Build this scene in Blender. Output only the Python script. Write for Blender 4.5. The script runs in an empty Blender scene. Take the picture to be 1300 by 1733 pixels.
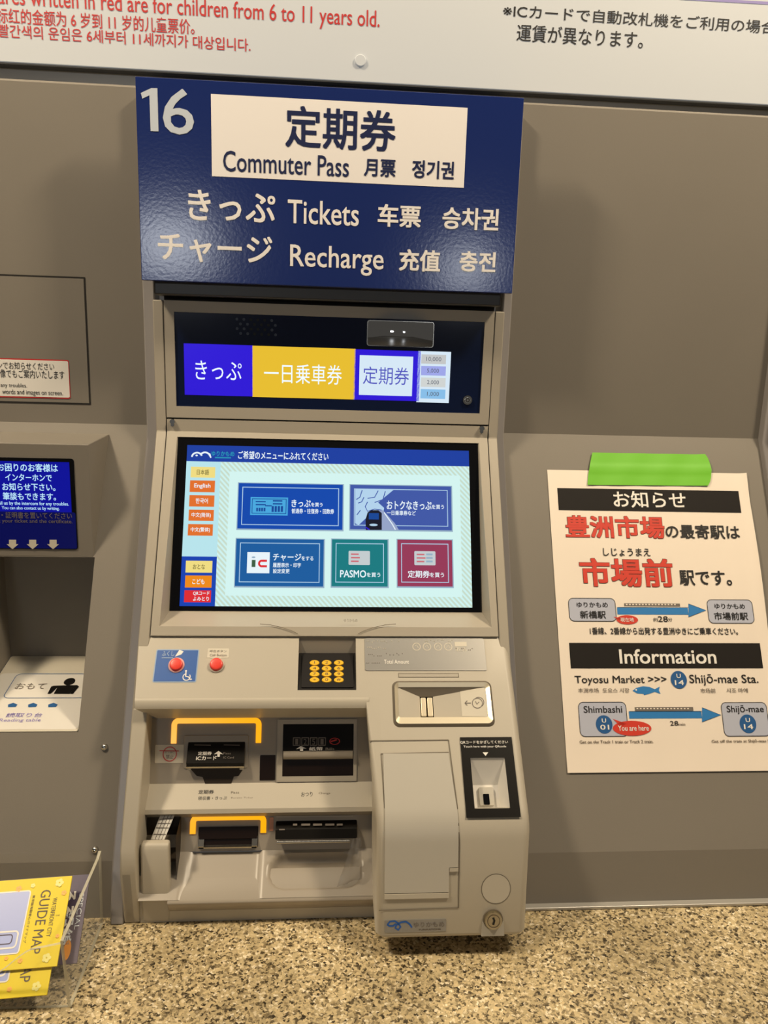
import bpy, bmesh, math, random
from mathutils import Vector, Matrix
random.seed(7)
R = math.radians
scene = bpy.context.scene
COL = scene.collection
H = 1.40                       # eye height; all coordinates below are relative to the eye, raised by H at the end

# ------------------------------------------------------------------ camera, world, lights, exposure
PITCH, YAW, ROLL, FPX = R(-11.933), R(4.526), R(1.775), 1350.0
cp, sp, cy, sy, cr, sr = math.cos(PITCH), math.sin(PITCH), math.cos(YAW), math.sin(YAW), math.cos(ROLL), math.sin(ROLL)
FWD = Vector((sy*cp, cy*cp, sp))
_r = Vector((cy, -sy, 0)); _u = _r.cross(FWD)
RIGHT = cr*_r + sr*_u
UP = -sr*_r + cr*_u
cam_data = bpy.data.cameras.new('camera')
cam_data.sensor_fit = 'VERTICAL'; cam_data.sensor_height = 36.0; cam_data.lens = 36.0*FPX/1733.0
cam_data.clip_start = 0.02; cam_data.clip_end = 100
cam = bpy.data.objects.new('camera', cam_data); COL.objects.link(cam)
m = Matrix((RIGHT, UP, -FWD)).transposed().to_4x4(); m.translation = Vector((0, 0, H))
cam.matrix_world = m
scene.camera = cam
scene.view_settings.view_transform = 'Standard'
scene.view_settings.look = 'None'
scene.view_settings.exposure = 0.0
scene.view_settings.gamma = 1.0
scene.view_settings.use_curve_mapping = False
scene.cycles.use_denoising = True
scene.cycles.max_bounces = 8

world = bpy.data.worlds.new('hall'); scene.world = world; world.use_nodes = True
world.node_tree.nodes['Background'].inputs[0].default_value = (1.0, 0.93, 0.84, 1)
world.node_tree.nodes['Background'].inputs[1].default_value = 0.06


def area(name, loc, target, sx, sy_, power, col):
    d = bpy.data.lights.new(name, 'AREA'); d.shape = 'RECTANGLE'; d.size = sx; d.size_y = sy_; d.energy = power; d.color = col
    o = bpy.data.objects.new(name, d); COL.objects.link(o)
    o.location = Vector(loc) + Vector((0, 0, H))
    o.rotation_euler = (Vector(target) - Vector(loc)).to_track_quat('-Z', 'Y').to_euler()
    return o


WARM = (1.0, 0.82, 0.58)
area('ceiling_downlight', (-0.95, 0.42, 1.25), (0, 0.9, -0.35), 0.20, 0.20, 21, WARM)
area('ceiling_downlight', (1.00, 0.40, 1.25), (0, 0.9, -0.35), 0.20, 0.20, 21, WARM)
area('overhead_fill_light', (0.1, 0.56, 1.25), (0.1, 0.80, -0.3), 2.6, 0.16, 8, (1.0, 0.87, 0.67))  # added overhead fill, brightens the upper walls more than the lower
area('ceiling_panel_light', (-2.0, -9.0, 1.15), (-0.15, 0.95, 0.1), 0.9, 0.6, 30, (0.92, 0.96, 1.0))
area('ceiling_panel_light', (1.85, -9.0, 1.0), (0.15, 0.95, 0.1), 0.6, 0.45, 15, (0.92, 0.96, 1.0))


# ------------------------------------------------------------------ materials
def lin(c):
    c = c/255.0
    return c/12.92 if c <= 0.04045 else ((c+0.055)/1.055)**2.4


def rgb(r, g, b): return (lin(r), lin(g), lin(b), 1.0)


MATS = {}


def mat(name, col, rough=0.5, metal=0.0, bump=0.0, bscale=300.0, vary=0.0, vscale=6.0, spec=0.5, alpha=1.0, trans=0.0, coat=0.0):
    m = bpy.data.materials.new(name); m.use_nodes = True
    nt = m.node_tree; b = nt.nodes['Principled BSDF']
    b.inputs['Base Color'].default_value = col; b.inputs['Roughness'].default_value = rough
    b.inputs['Metallic'].default_value = metal; b.inputs['Specular IOR Level'].default_value = spec
    b.inputs['Alpha'].default_value = alpha; b.inputs['Transmission Weight'].default_value = trans
    b.inputs['Coat Weight'].default_value = coat
    tc = nt.nodes.new('ShaderNodeTexCoord')
    if vary:
        n = nt.nodes.new('ShaderNodeTexNoise'); n.inputs['Scale'].default_value = vscale; n.inputs['Detail'].default_value = 5
        nt.links.new(tc.outputs['Object'], n.inputs['Vector'])
        mr = nt.nodes.new('ShaderNodeMapRange'); mr.inputs[1].default_value = .3; mr.inputs[2].default_value = .7
        mr.inputs[3].default_value = 1-vary; mr.inputs[4].default_value = 1+vary
        nt.links.new(n.outputs['Fac'], mr.inputs[0])
        vm = nt.nodes.new('ShaderNodeVectorMath'); vm.operation = 'SCALE'; vm.inputs[0].default_value = col[:3]
        nt.links.new(mr.outputs[0], vm.inputs['Scale']); nt.links.new(vm.outputs[0], b.inputs['Base Color'])
    if bump:
        n2 = nt.nodes.new('ShaderNodeTexNoise'); n2.inputs['Scale'].default_value = bscale; n2.inputs['Detail'].default_value = 2
        nt.links.new(tc.outputs['Object'], n2.inputs['Vector'])
        bp = nt.nodes.new('ShaderNodeBump'); bp.inputs['Strength'].default_value = bump; bp.inputs['Distance'].default_value = 0.001
        nt.links.new(n2.outputs['Fac'], bp.inputs['Height']); nt.links.new(bp.outputs['Normal'], b.inputs['Normal'])
    MATS[name] = m
    return m


def glow(name, col, strength=1.0):
    m = bpy.data.materials.new(name); m.use_nodes = True
    b = m.node_tree.nodes['Principled BSDF']
    b.inputs['Base Color'].default_value = (0.004, 0.004, 0.004, 1); b.inputs['Roughness'].default_value = 0.18
    b.inputs['Specular IOR Level'].default_value = 0.3
    b.inputs['Emission Color'].default_value = col; b.inputs['Emission Strength'].default_value = strength
    MATS[name] = m
    return m


mat('wall_paint', (0.228, 0.205, 0.172, 1), 0.5, spec=0.3, bump=0.06, bscale=900, vary=0.03, vscale=5)
mat('beige', (0.50, 0.455, 0.37, 1), 0.42, bump=0.04, bscale=1200)
mat('frame_beige', (0.44, 0.395, 0.32, 1), 0.42, bump=0.04, bscale=1200)
mat('flap_grey', (0.50, 0.47, 0.405, 1), 0.38)
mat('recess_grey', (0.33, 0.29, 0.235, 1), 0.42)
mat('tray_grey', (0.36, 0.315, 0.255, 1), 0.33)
mat('trim_grey', (0.30, 0.28, 0.27, 1), 0.28, spec=0.6)
mat('dark_housing', (0.055, 0.052, 0.048, 1), 0.35)
mat('seam', (0.012, 0.010, 0.008, 1), 0.8)
mat('groove', (0.16, 0.135, 0.10, 1), 0.7)
mat('black', (0.008, 0.007, 0.006, 1), 0.35, spec=0.2)
mat('black_glass', (0.004, 0.004, 0.005, 1), 0.08)
mat('black_matte', (0.012, 0.010, 0.009, 1), 0.5, spec=0.2)
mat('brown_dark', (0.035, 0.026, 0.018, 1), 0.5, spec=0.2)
mat('slot_dark', (0.012, 0.006, 0.004, 1), 0.4, spec=0.15)
mat('sign_blue', rgb(28, 46, 110), 0.14, bump=0.05, bscale=260)
mat('sign_white', rgb(250, 246, 244), 0.35)
mat('sign_number', rgb(205, 214, 226), 0.3)
mat('ink_navy', rgb(24, 34, 80), 0.4)
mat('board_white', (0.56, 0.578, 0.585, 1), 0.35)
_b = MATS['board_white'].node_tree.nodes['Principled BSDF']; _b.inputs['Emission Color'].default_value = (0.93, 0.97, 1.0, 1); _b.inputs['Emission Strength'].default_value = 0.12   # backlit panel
mat('board_edge', (0.05, 0.052, 0.055, 1), 0.35)
mat('red_ink', rgb(200, 52, 50), 0.5)
mat('ink', rgb(30, 27, 25), 0.5)
mat('ink_grey', rgb(120, 112, 104), 0.5)
mat('ink_brown', rgb(88, 74, 58), 0.5)
mat('lavender', rgb(150, 140, 200), 0.5)
mat('metal', (0.55, 0.53, 0.49, 1), 0.22, metal=1.0)
mat('strip_metal', (0.50, 0.48, 0.44, 1), 0.32, metal=0.4)
mat('speaker_dot', rgb(44, 54, 78), 0.4)
mat('chrome', (0.80, 0.77, 0.70, 1), 0.10, metal=1.0)
mat('mirror', (0.85, 0.85, 0.84, 1), 0.03, metal=1.0)
mat('brass', (0.50, 0.44, 0.31, 1), 0.28, metal=1.0)
mat('roller', (0.86, 0.76, 0.56, 1), 0.30, metal=0.5)
mat('plate_silver', (0.34, 0.33, 0.31, 1), 0.34, metal=0.6)
mat('panel_navy', rgb(14, 26, 58), 0.10)
mat('panel_blue', rgb(30, 90, 170), 0.4)
mat('label_blue', rgb(12, 20, 125), 0.2)
mat('sticker_edge', rgb(150, 175, 205), 0.4)
mat('button_red', rgb(232, 62, 48), 0.35)
mat('ring_pink', rgb(225, 170, 165), 0.4)
mat('key_yellow', rgb(238, 186, 30), 0.4)
mat('ivory', (0.66, 0.61, 0.50, 1), 0.45)
mat('white', rgb(240, 236, 228), 0.45)
mat('white_plastic', (0.78, 0.75, 0.69, 1), 0.35)
mat('paper', rgb(243, 230, 214), 0.6, vary=0.015, vscale=12)
mat('poster_black', rgb(38, 35, 33), 0.6, spec=0.15)
mat('poster_red', rgb(214, 62, 44), 0.5)
mat('poster_box', rgb(186, 190, 206), 0.5)
mat('poster_blue', rgb(48, 128, 196), 0.5)
mat('poster_navy', rgb(38, 92, 150), 0.5)
mat('tape_green', rgb(116, 196, 48), 0.5, spec=0.35, bump=0.03, bscale=150)
mat('yellow', rgb(236, 212, 0), 0.4, spec=0.3)
mat('violet_grey', rgb(84, 74, 98), 0.4, spec=0.3)
mat('sky_print', rgb(150, 165, 225), 0.35)
mat('orange_ink', rgb(232, 150, 40), 0.4)
mat('pale_mark', rgb(240, 232, 130), 0.4)
mat('peach_mark', rgb(246, 178, 60), 0.4)
mat('floor_tile', (0.22, 0.20, 0.17, 1), 0.3, vary=0.05)
mat('film', (0.22, 0.21, 0.20, 1), 0.10, alpha=0.34, bump=0.6, bscale=60)
mat('pink_strip', rgb(205, 140, 105), 0.4)
glow('light_orange', rgb(255, 170, 0), 1.15)
glow('lcd_blue', rgb(46, 22, 214)); glow('lcd_yellow', rgb(232, 190, 48)); glow('lcd_white', rgb(214, 232, 246)); glow('lcd_text', rgb(232, 244, 255), 1.1)
glow('lcd_indigo', rgb(80, 84, 190)); glow('lcd_cell_grey', rgb(196, 198, 198)); glow('lcd_cell_lilac', rgb(158, 166, 232)); glow('lcd_cell_light', rgb(208, 212, 210)); glow('lcd_cell_sky', rgb(136, 190, 232)); glow('lcd_cell_ink', rgb(90, 96, 110))
glow('ui_header', rgb(26, 62, 160)); glow('ui_bg', rgb(206, 238, 234)); glow('ui_panel', rgb(212, 244, 240)); glow('ui_side', rgb(184, 228, 236)); glow('ui_side_blue', rgb(22, 66, 176))
glow('ui_cream', rgb(240, 220, 130)); glow('ui_orange', rgb(226, 112, 44)); glow('ui_orange_deep', rgb(238, 138, 24)); glow('ui_red', rgb(222, 44, 52)); glow('ui_blue', rgb(14, 72, 172)); glow('ui_blue_violet', rgb(64, 88, 166)); glow('ui_blue_mid', rgb(26, 92, 158)); glow('ui_teal', rgb(24, 122, 128)); glow('ui_wine', rgb(150, 58, 88))
glow('ui_white', rgb(232, 244, 250)); glow('ui_line', rgb(176, 208, 232)); glow('ui_ticket', rgb(72, 168, 222)); glow('ui_ticket_ink', rgb(20, 70, 150)); glow('ui_card', rgb(196, 204, 206)); glow('ui_card_red', rgb(206, 100, 110)); glow('ui_teal_text', rgb(40, 150, 180)); glow('ui_map', rgb(178, 210, 236)); glow('ui_train', rgb(22, 24, 40)); glow('ui_train_side', rgb(150, 164, 200)); glow('ui_green', rgb(60, 92, 66)); glow('ui_brown', rgb(120, 110, 60)); glow('ui_shadow', rgb(150, 176, 196))
glow('intercom_blue', rgb(8, 14, 150)); glow('intercom_text', rgb(190, 232, 255))

# striped border of the touch display
m = glow('ui_stripe', rgb(200, 226, 214)); nt = m.node_tree; b = nt.nodes['Principled BSDF']
tc = nt.nodes.new('ShaderNodeTexCoord'); wv = nt.nodes.new('ShaderNodeTexWave'); wv.bands_direction = 'DIAGONAL'
mp = nt.nodes.new('ShaderNodeMapping'); mp.inputs['Scale'].default_value = (1, 0, 1)
wv.inputs['Scale'].default_value = 105
rp = nt.nodes.new('ShaderNodeValToRGB'); rp.color_ramp.elements[0].position = .42; rp.color_ramp.elements[1].position = .58
rp.color_ramp.elements[0].color = rgb(206, 242, 240); rp.color_ramp.elements[1].color = rgb(200, 220, 202)
nt.links.new(tc.outputs['Object'], mp.inputs['Vector']); nt.links.new(mp.outputs[0], wv.inputs['Vector']); nt.links.new(wv.outputs['Fac'], rp.inputs[0]); nt.links.new(rp.outputs[0], b.inputs['Emission Color'])

# speckled granite
m = mat('granite', (0.5, 0.4, 0.3, 1), 0.35); nt = m.node_tree; b = nt.nodes['Principled BSDF']; N = nt.nodes.new; L = nt.links.new
tc = N('ShaderNodeTexCoord')
v1 = N('ShaderNodeTexVoronoi'); v1.inputs['Scale'].default_value = 430; v1.feature = 'F1'
v2 = N('ShaderNodeTexVoronoi'); v2.inputs['Scale'].default_value = 300
wn = N('ShaderNodeTexNoise'); wn.inputs['Scale'].default_value = 300; wn.inputs['Detail'].default_value = 3
big = N('ShaderNodeTexNoise'); big.inputs['Scale'].default_value = 14; big.inputs['Detail'].default_value = 4
mx = N('ShaderNodeMix'); mx.data_type = 'VECTOR'; mx.inputs[0].default_value = 0.006
L(tc.outputs['Object'], wn.inputs['Vector']); L(tc.outputs['Object'], big.inputs['Vector'])
L(tc.outputs['Object'], mx.inputs[4]); L(wn.outputs['Color'], mx.inputs[5])
L(mx.outputs[1], v1.inputs['Vector']); L(mx.outputs[1], v2.inputs['Vector'])
sx_ = N('ShaderNodeSeparateColor'); L(v1.outputs['Color'], sx_.inputs[0])
r1 = N('ShaderNodeValToRGB'); r1.color_ramp.interpolation = 'LINEAR'
els = r1.color_ramp.elements
els[0].position = 0.0; els[0].color = (0.035, 0.028, 0.018, 1)
els[1].position = 0.15; els[1].color = (0.17, 0.135, 0.08, 1)
for p_, c_ in ((0.28, (0.47, 0.39, 0.24, 1)), (0.55, (0.60, 0.50, 0.31, 1)), (0.85, (0.70, 0.57, 0.34, 1)), (1.0, (0.95, 0.87, 0.70, 1))):
    e = els.new(p_); e.color = c_
L(sx_.outputs[0], r1.inputs[0])
sx2 = N('ShaderNodeSeparateColor'); L(v2.outputs['Color'], sx2.inputs[0])
r2 = N('ShaderNodeValToRGB'); r2.color_ramp.elements[0].position = .05; r2.color_ramp.elements[0].color = (0.45, 0.43, 0.40, 1); r2.color_ramp.elements[1].position = .22; r2.color_ramp.elements[1].color = (1, 1, 1, 1)
L(sx2.outputs[1], r2.inputs[0])
mm = N('ShaderNodeMix'); mm.data_type = 'RGBA'; mm.blend_type = 'MULTIPLY'; mm.inputs[0].default_value = 1.0
L(r1.outputs[0], mm.inputs[6]); L(r2.outputs[0], mm.inputs[7])
r3 = N('ShaderNodeValToRGB'); r3.color_ramp.elements[0].position = .3; r3.color_ramp.elements[0].color = (0.70, 0.67, 0.60, 1); r3.color_ramp.elements[1].position = .7; r3.color_ramp.elements[1].color = (1.12, 1.08, 1.0, 1)
L(big.outputs['Fac'], r3.inputs[0])
m2 = N('ShaderNodeMix'); m2.data_type = 'RGBA'; m2.blend_type = 'MULTIPLY'; m2.inputs[0].default_value = 1.0
L(mm.outputs[2], m2.inputs[6]); L(r3.outputs[0], m2.inputs[7]); L(m2.outputs[2], b.inputs['Base Color'])

# clear acrylic: mostly see-through, glossy
m = bpy.data.materials.new('acrylic'); m.use_nodes = True; nt = m.node_tree; MATS['acrylic'] = m
b = nt.nodes['Principled BSDF']; b.inputs['Base Color'].default_value = (0.86, 0.86, 0.80, 1); b.inputs['Roughness'].default_value = 0.05
b.inputs['Alpha'].default_value = 0.05
m = bpy.data.materials.new('acrylic_edge'); m.use_nodes = True; nt = m.node_tree; MATS['acrylic_edge'] = m
b = nt.nodes['Principled BSDF']; b.inputs['Base Color'].default_value = (0.72, 0.68, 0.52, 1); b.inputs['Roughness'].default_value = 0.1
b.inputs['Alpha'].default_value = 0.62


# ------------------------------------------------------------------ geometry helpers
def ray(x, y):
    return RIGHT*((x-650)/FPX) + UP*(-(y-866.5)/FPX) + FWD


class Plane:
    """a flat face in the place: origin, u and v axes, normal towards the viewer"""
    def __init__(s, o, u, v):
        s.o = Vector(o); s.u = Vector(u).normalized(); v = Vector(v); v = v - s.u*v.dot(s.u); s.v = v.normalized(); s.n = s.u.cross(s.v)

    def hit(s, x, y):
        d = ray(x, y); return d*(s.o.dot(s.n)/d.dot(s.n))

    def uv(s, x, y):
        p = s.hit(x, y)-s.o; return p.dot(s.u), p.dot(s.v)

    def pt(s, u, v, h=0.0): return s.o + s.u*u + s.v*v + s.n*h

    def rect(s, x0, y0, x1, y1):
        """corner points of the photo -> u0, v0, u1, v1 (sorted)"""
        a = s.uv(x0, y0); b = s.uv(x1, y1)
        return min(a[0], b[0]), min(a[1], b[1]), max(a[0], b[0]), max(a[1], b[1])


def yz(a, b):
    """plane through two profile points (Y,Z), a above/behind b"""
    return Plane((0, a[0], a[1]), (1, 0, 0), (0, a[0]-b[0], a[1]-b[1]))


def vert(Y): return Plane((0, Y, 0), (1, 0, 0), (0, 0, 1))


TCACHE = {}


def glyphs(s, bold=0.0):
    k = (s, bold)
    if k not in TCACHE:
        c = bpy.data.curves.new('t', 'FONT'); c.body = s; c.offset = bold; c.resolution_u = 3
        o = bpy.data.objects.new('t', c)
        me = bpy.data.meshes.new_from_object(o)
        vs = [(v.co.x, v.co.y) for v in me.vertices]; fs = [tuple(p.vertices) for p in me.polygons]
        xs = [v[0] for v in vs]; ys = [v[1] for v in vs]
        TCACHE[k] = (vs, fs, min(xs), max(xs), min(ys), max(ys))
        bpy.data.objects.remove(o); bpy.data.meshes.remove(me); bpy.data.curves.remove(c)
    return TCACHE[k]


class MB:
    def __init__(s): s.v = []; s.f = []; s.m = []; s.mats = []

    def mi(s, name):
        if name not in s.mats: s.mats.append(name)
        return s.mats.index(name)

    def add(s, verts, faces, mname):
        n = len(s.v); i = s.mi(mname)
        s.v += [Vector(p) for p in verts]
        for f in faces: s.f.append(tuple(n+j for j in f)); s.m.append(i)
        return s

    def poly(s, pts, mname): return s.add(pts, [tuple(range(len(pts)))], mname)

    def box(s, x0, y0, z0, x1, y1, z1, mname):
        v = [(x, y, z) for x in (x0, x1) for y in (y0, y1) for z in (z0, z1)]
        return s.add(v, [(0, 1, 3, 2), (4, 6, 7, 5), (0, 4, 5, 1), (2, 3, 7, 6), (0, 2, 6, 4), (1, 5, 7, 3)], mname)

    def prism(s, prof, x0, x1, mname):
        """closed (Y,Z) profile swept along X; x0/x1 may be lists, one per profile point"""
        n = len(prof)
        X0 = x0 if isinstance(x0, (list, tuple)) else [x0]*n
        X1 = x1 if isinstance(x1, (list, tuple)) else [x1]*n
        v = [(X0[i], p[0], p[1]) for i, p in enumerate(prof)] + [(X1[i], p[0], p[1]) for i, p in enumerate(prof)]
        f = [(i, (i+1) % n, n+(i+1) % n, n+i) for i in range(n)] + [tuple(range(n-1, -1, -1)), tuple(range(n, 2*n))]
        return s.add(v, f, mname)

    def slab(s, pl, pts, h0, h1, mname):
        """polygon (u,v) on a plane given thickness from h0 to h1"""
        n = len(pts)
        v = [pl.pt(a, b, h1) for a, b in pts] + [pl.pt(a, b, h0) for a, b in pts]
        f = [tuple(range(n)), tuple(range(2*n-1, n-1, -1))] + [(i, n+i, n+(i+1) % n, (i+1) % n) for i in range(n)]
        return s.add(v, f, mname)

    def rect(s, pl, r, h, mname):
        u0, v0, u1, v1 = r
        return s.poly([pl.pt(u0, v0, h), pl.pt(u1, v0, h), pl.pt(u1, v1, h), pl.pt(u0, v1, h)], mname)

    def prect(s, pl, x0, y0, x1, y1, h, mname): return s.rect(pl, pl.rect(x0, y0, x1, y1), h, mname)

    def rbox(s, pl, r, h0, h1, mname, rad=0.0, seg=5): return s.slab(pl, rpts(r, rad, seg), h0, h1, mname)

    def rrect(s, pl, r, h, mname, rad=0.003, seg=5): return s.poly([pl.pt(a, b, h) for a, b in rpts(r, rad, seg)], mname)

    def ring(s, pl, r, w, h, mname, rad=0.0, seg=5):
        """flat outline w wide just inside a rounded rectangle"""
        a = rpts(r, rad, seg); b = rpts((r[0]+w, r[1]+w, r[2]-w, r[3]-w), max(rad-w, 0.0002 if rad else 0), seg)
        n = len(a); v = [pl.pt(*p, h) for p in a] + [pl.pt(*p, h) for p in b]
        return s.add(v, [(i, (i+1) % n, n+(i+1) % n, n+i) for i in range(n)], mname)

    def disc(s, pl, c, rx, ry, h, mname, n=28):
        return s.poly([pl.pt(c[0]+rx*math.cos(t*2*math.pi/n), c[1]+ry*math.sin(t*2*math.pi/n), h) for t in range(n)], mname)

    def annulus(s, pl, c, r0, r1, h, mname, n=32, a0=0.0, a1=360.0, k=1.0):
        full = a1-a0 >= 360; N_ = n if full else n+1
        v = []
        for rr in (r0, r1):
            for t in range(N_):
                a = R(a0+(a1-a0)*t/n); v.append(pl.pt(c[0]+rr*math.cos(a), c[1]+k*rr*math.sin(a), h))
        f = [(i, (i+1) % N_, N_+(i+1) % N_, N_+i) for i in range(n)]
        return s.add(v, f, mname)

    def cyl(s, pl, c, rad, h0, h1, mname, n=28, rtop=None, ky=1.0):
        rt = rad if rtop is None else rtop
        v = []
        for h, rr in ((h0, rad), (h1, rt)):
            for t in range(n):
                a = t*2*math.pi/n; v.append(pl.pt(c[0]+rr*math.cos(a), c[1]+ky*rr*math.sin(a), h))
        f = [(i, (i+1) % n, n+(i+1) % n, n+i) for i in range(n)] + [tuple(range(n, 2*n)), tuple(range(n-1, -1, -1))]
        return s.add(v, f, mname)

    def dome(s, pl, c, rad, h, height, mname, n=20, rings=5):
        v = []; f = []
        for k in range(rings):
            a = k/rings*math.pi/2
            for t in range(n):
                b = t*2*math.pi/n; v.append(pl.pt(c[0]+rad*math.cos(a)*math.cos(b), c[1]+rad*math.cos(a)*math.sin(b), h+height*math.sin(a)))
        v.append(pl.pt(c[0], c[1], h+height))
        for k in range(rings-1):
            for t in range(n): f.append((k*n+t, k*n+(t+1) % n, (k+1)*n+(t+1) % n, (k+1)*n+t))
        for t in range(n): f.append(((rings-1)*n+t, (rings-1)*n+(t+1) % n, rings*n))
        return s.add(v, f, mname)

    def line(s, pl, pts, w, h, mname):
        """flat stroke along (u,v) points"""
        P = [Vector(p) for p in pts]; L_, R_ = [], []
        for i, p in enumerate(P):
            d = (P[min(i+1, len(P)-1)]-P[max(i-1, 0)]).normalized(); nn = Vector((-d.y, d.x))*w/2
            L_.append(pl.pt(*(p+nn), h)); R_.append(pl.pt(*(p-nn), h))
        n = len(P)
        return s.add(L_+R_, [(i, n+i, n+i+1, i+1) for i in range(n-1)], mname)

    def pline(s, pl, pts, w, h, mname): return s.line(pl, [pl.uv(*p) for p in pts], w, h, mname)

    def text(s, pl, t, bl, tr, mname, h=0.0004, bold=0.0):
        b0 = 0.0; ex = bold
        vs, fs, ax, bx, ay, by = glyphs(t, b0)
        u0, v0, u1, v1 = pl.rect(*bl, *tr)
        ku = (u1-u0)/(bx-ax+2*ex); kv = (v1-v0)/(by-ay+2*ex)
        sh = [(0, 0)] if ex < 0.004 else [(-1, -1), (1, -1), (1, 1), (-1, 1)] if ex < .02 else [(a, b) for a in (-1, 0, 1) for b in (-1, 0, 1)]
        for k, (da, db) in enumerate(sh):
            s.add([pl.pt(u0+(x-ax+ex*(1+da))*ku, v0+(y-ay+ex*(1+db))*kv, h+.00002*k) for x, y in vs], fs, mname)
        return s

    def tube(s, pts, rad, mname, n=8):
        P = [Vector(p) for p in pts]; v = []; f = []
        for i, p in enumerate(P):
            d = (P[min(i+1, len(P)-1)]-P[max(i-1, 0)]).normalized()
            a = d.orthogonal().normalized(); b2 = d.cross(a)
            for t in range(n):
                g = t*2*math.pi/n; v.append(p+a*rad*math.cos(g)+b2*rad*math.sin(g))
        for i in range(len(P)-1):
            for t in range(n): f.append((i*n+t, i*n+(t+1) % n, (i+1)*n+(t+1) % n, (i+1)*n+t))
        f += [tuple(range(n-1, -1, -1)), tuple(range((len(P)-1)*n, len(P)*n))]
        return s.add(v, f, mname)

    def plate(s, pl, r, holes, depth, mname, wall=None):
        """plane rectangle with rectangular holes; the holes' side walls go `depth` behind the face"""
        us = sorted({r[0], r[2], *[q for hl in holes for q in (hl[0], hl[2])]}); vs = sorted({r[1], r[3], *[q for hl in holes for q in (hl[1], hl[3])]})
        us = [u for u in us if r[0] <= u <= r[2]]; vs = [q for q in vs if r[1] <= q <= r[3]]
        for i in range(len(us)-1):
            for j in range(len(vs)-1):
                cu, cv = (us[i]+us[i+1])/2, (vs[j]+vs[j+1])/2
                if any(hl[0] < cu < hl[2] and hl[1] < cv < hl[3] for hl in holes): continue
                s.rect(pl, (us[i], vs[j], us[i+1], vs[j+1]), 0, mname)
        for u0, v0, u1, v1 in holes:
            c = [(u0, v0), (u1, v0), (u1, v1), (u0, v1)]
            for k in range(4):
                a, b2 = c[k], c[(k+1) % 4]
                s.poly([pl.pt(*a, 0), pl.pt(*b2, 0), pl.pt(*b2, -depth), pl.pt(*a, -depth)], wall or mname)
        return s

    def build(s, name, parent=None, bevel=0.0, seg=3, smooth=False, closed=False, angle=40, label=None):
        me = bpy.data.meshes.new(name)
        me.from_pydata([tuple(p) for p in s.v], [], s.f)
        for n in s.mats: me.materials.append(MATS[n])
        me.polygons.foreach_set('material_index', s.m)
        if closed or smooth or bevel:
            bm = bmesh.new(); bm.from_mesh(me)
            bmesh.ops.remove_doubles(bm, verts=bm.verts, dist=1e-6)
            if closed or bevel: bmesh.ops.recalc_face_normals(bm, faces=bm.faces)
            elif smooth:                                  # open shells: outside is the side towards the room
                bm.normal_update()
                for fc in bm.faces:
                    if fc.normal.dot(fc.calc_center_median()) > 0: fc.normal_flip()
            bm.to_mesh(me); bm.free()
        o = bpy.data.objects.new(name, me); COL.objects.link(o)
        if smooth or bevel:
            me.polygons.foreach_set('use_smooth', [True]*len(me.polygons))
            try: me.set_sharp_from_angle(angle=R(angle))
            except Exception: pass
        if bevel:
            md = o.modifiers.new('bevel', 'BEVEL'); md.width = bevel; md.segments = seg; md.limit_method = 'ANGLE'; md.angle_limit = R(30)
            md.harden_normals = True
        if parent: o.parent = parent
        if label: o['label'] = label
        return o


def rpts(r, rad, seg=5):
    u0, v0, u1, v1 = r
    if rad <= 0: return [(u0, v0), (u1, v0), (u1, v1), (u0, v1)]
    out = []
    for cx_, cy_, a0 in ((u1-rad, v0+rad, -90), (u1-rad, v1-rad, 0), (u0+rad, v1-rad, 90), (u0+rad, v0+rad, 180)):
        for k in range(seg+1):
            a = R(a0+90*k/seg); out.append((cx_+rad*math.cos(a), cy_+rad*math.sin(a)))
    return out


def thing(name, label, cat, group=None):
    o = bpy.data.objects.new(name, None); COL.objects.link(o); o.empty_display_size = 0.05
    return tag(o, label, cat, group)


def tag(o, label, cat, group=None):
    o['label'] = label; o['category'] = cat
    if group: o['group'] = group
    return o


def struct(o): o['kind'] = 'structure'; return o


def circ(pl, x, y, rpx):
    """centre (u,v) and radius of a round thing seen at x, y with a half width of rpx pixels"""
    c = pl.uv(x, y); a = pl.uv(x-rpx, y); b = pl.uv(x+rpx, y)
    return c, (b[0]-a[0])/2


# ------------------------------------------------------------------ the planes of the place (Y, Z)
T28 = math.tan(R(28))
CZ = -0.608                                               # counter top
WALL_Y = 1.01; WJ = (1.01, -0.108); WL = (0.775, -0.550); WB = (0.761, CZ)
UPW = vert(WALL_Y); PS = yz(WJ, WL)
FU = (0.985, 0.042); FJ = (0.985, -0.112); FL = (0.748, -0.516); FK = (0.742, -0.543); FB = (0.752, CZ)
DOOR = vert(0.985)
FSL = yz(FJ, FL)
SA = (0.983, -0.118); SB = (0.899, -0.313)
SCR = yz(SA, SB)                                          # glass of the touch screen
CA = (0.862, -0.328); CB = (0.7175, -0.4748)
CON = yz(CA, CB)                                          # 45 degree console face
MODF = yz((0.7175, -0.4748), (0.690, -0.588))             # lower front of the coin unit
R1 = yz((0.838, -0.4165), (0.815, -0.4835))
LAB = yz((0.815, -0.4835), (0.790, -0.5005))
R2 = yz((0.800, -0.5155), (0.788, -0.5495))
TRY = yz((0.788, -0.5495), (0.745, -0.576))
SIGN = vert(0.95); BOARD = vert(1.02)
COUNTER = Plane((0, 0, CZ), (1, 0, 0), (0, 1, 0))
FX0, FX1 = -0.2024, 0.2176

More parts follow.
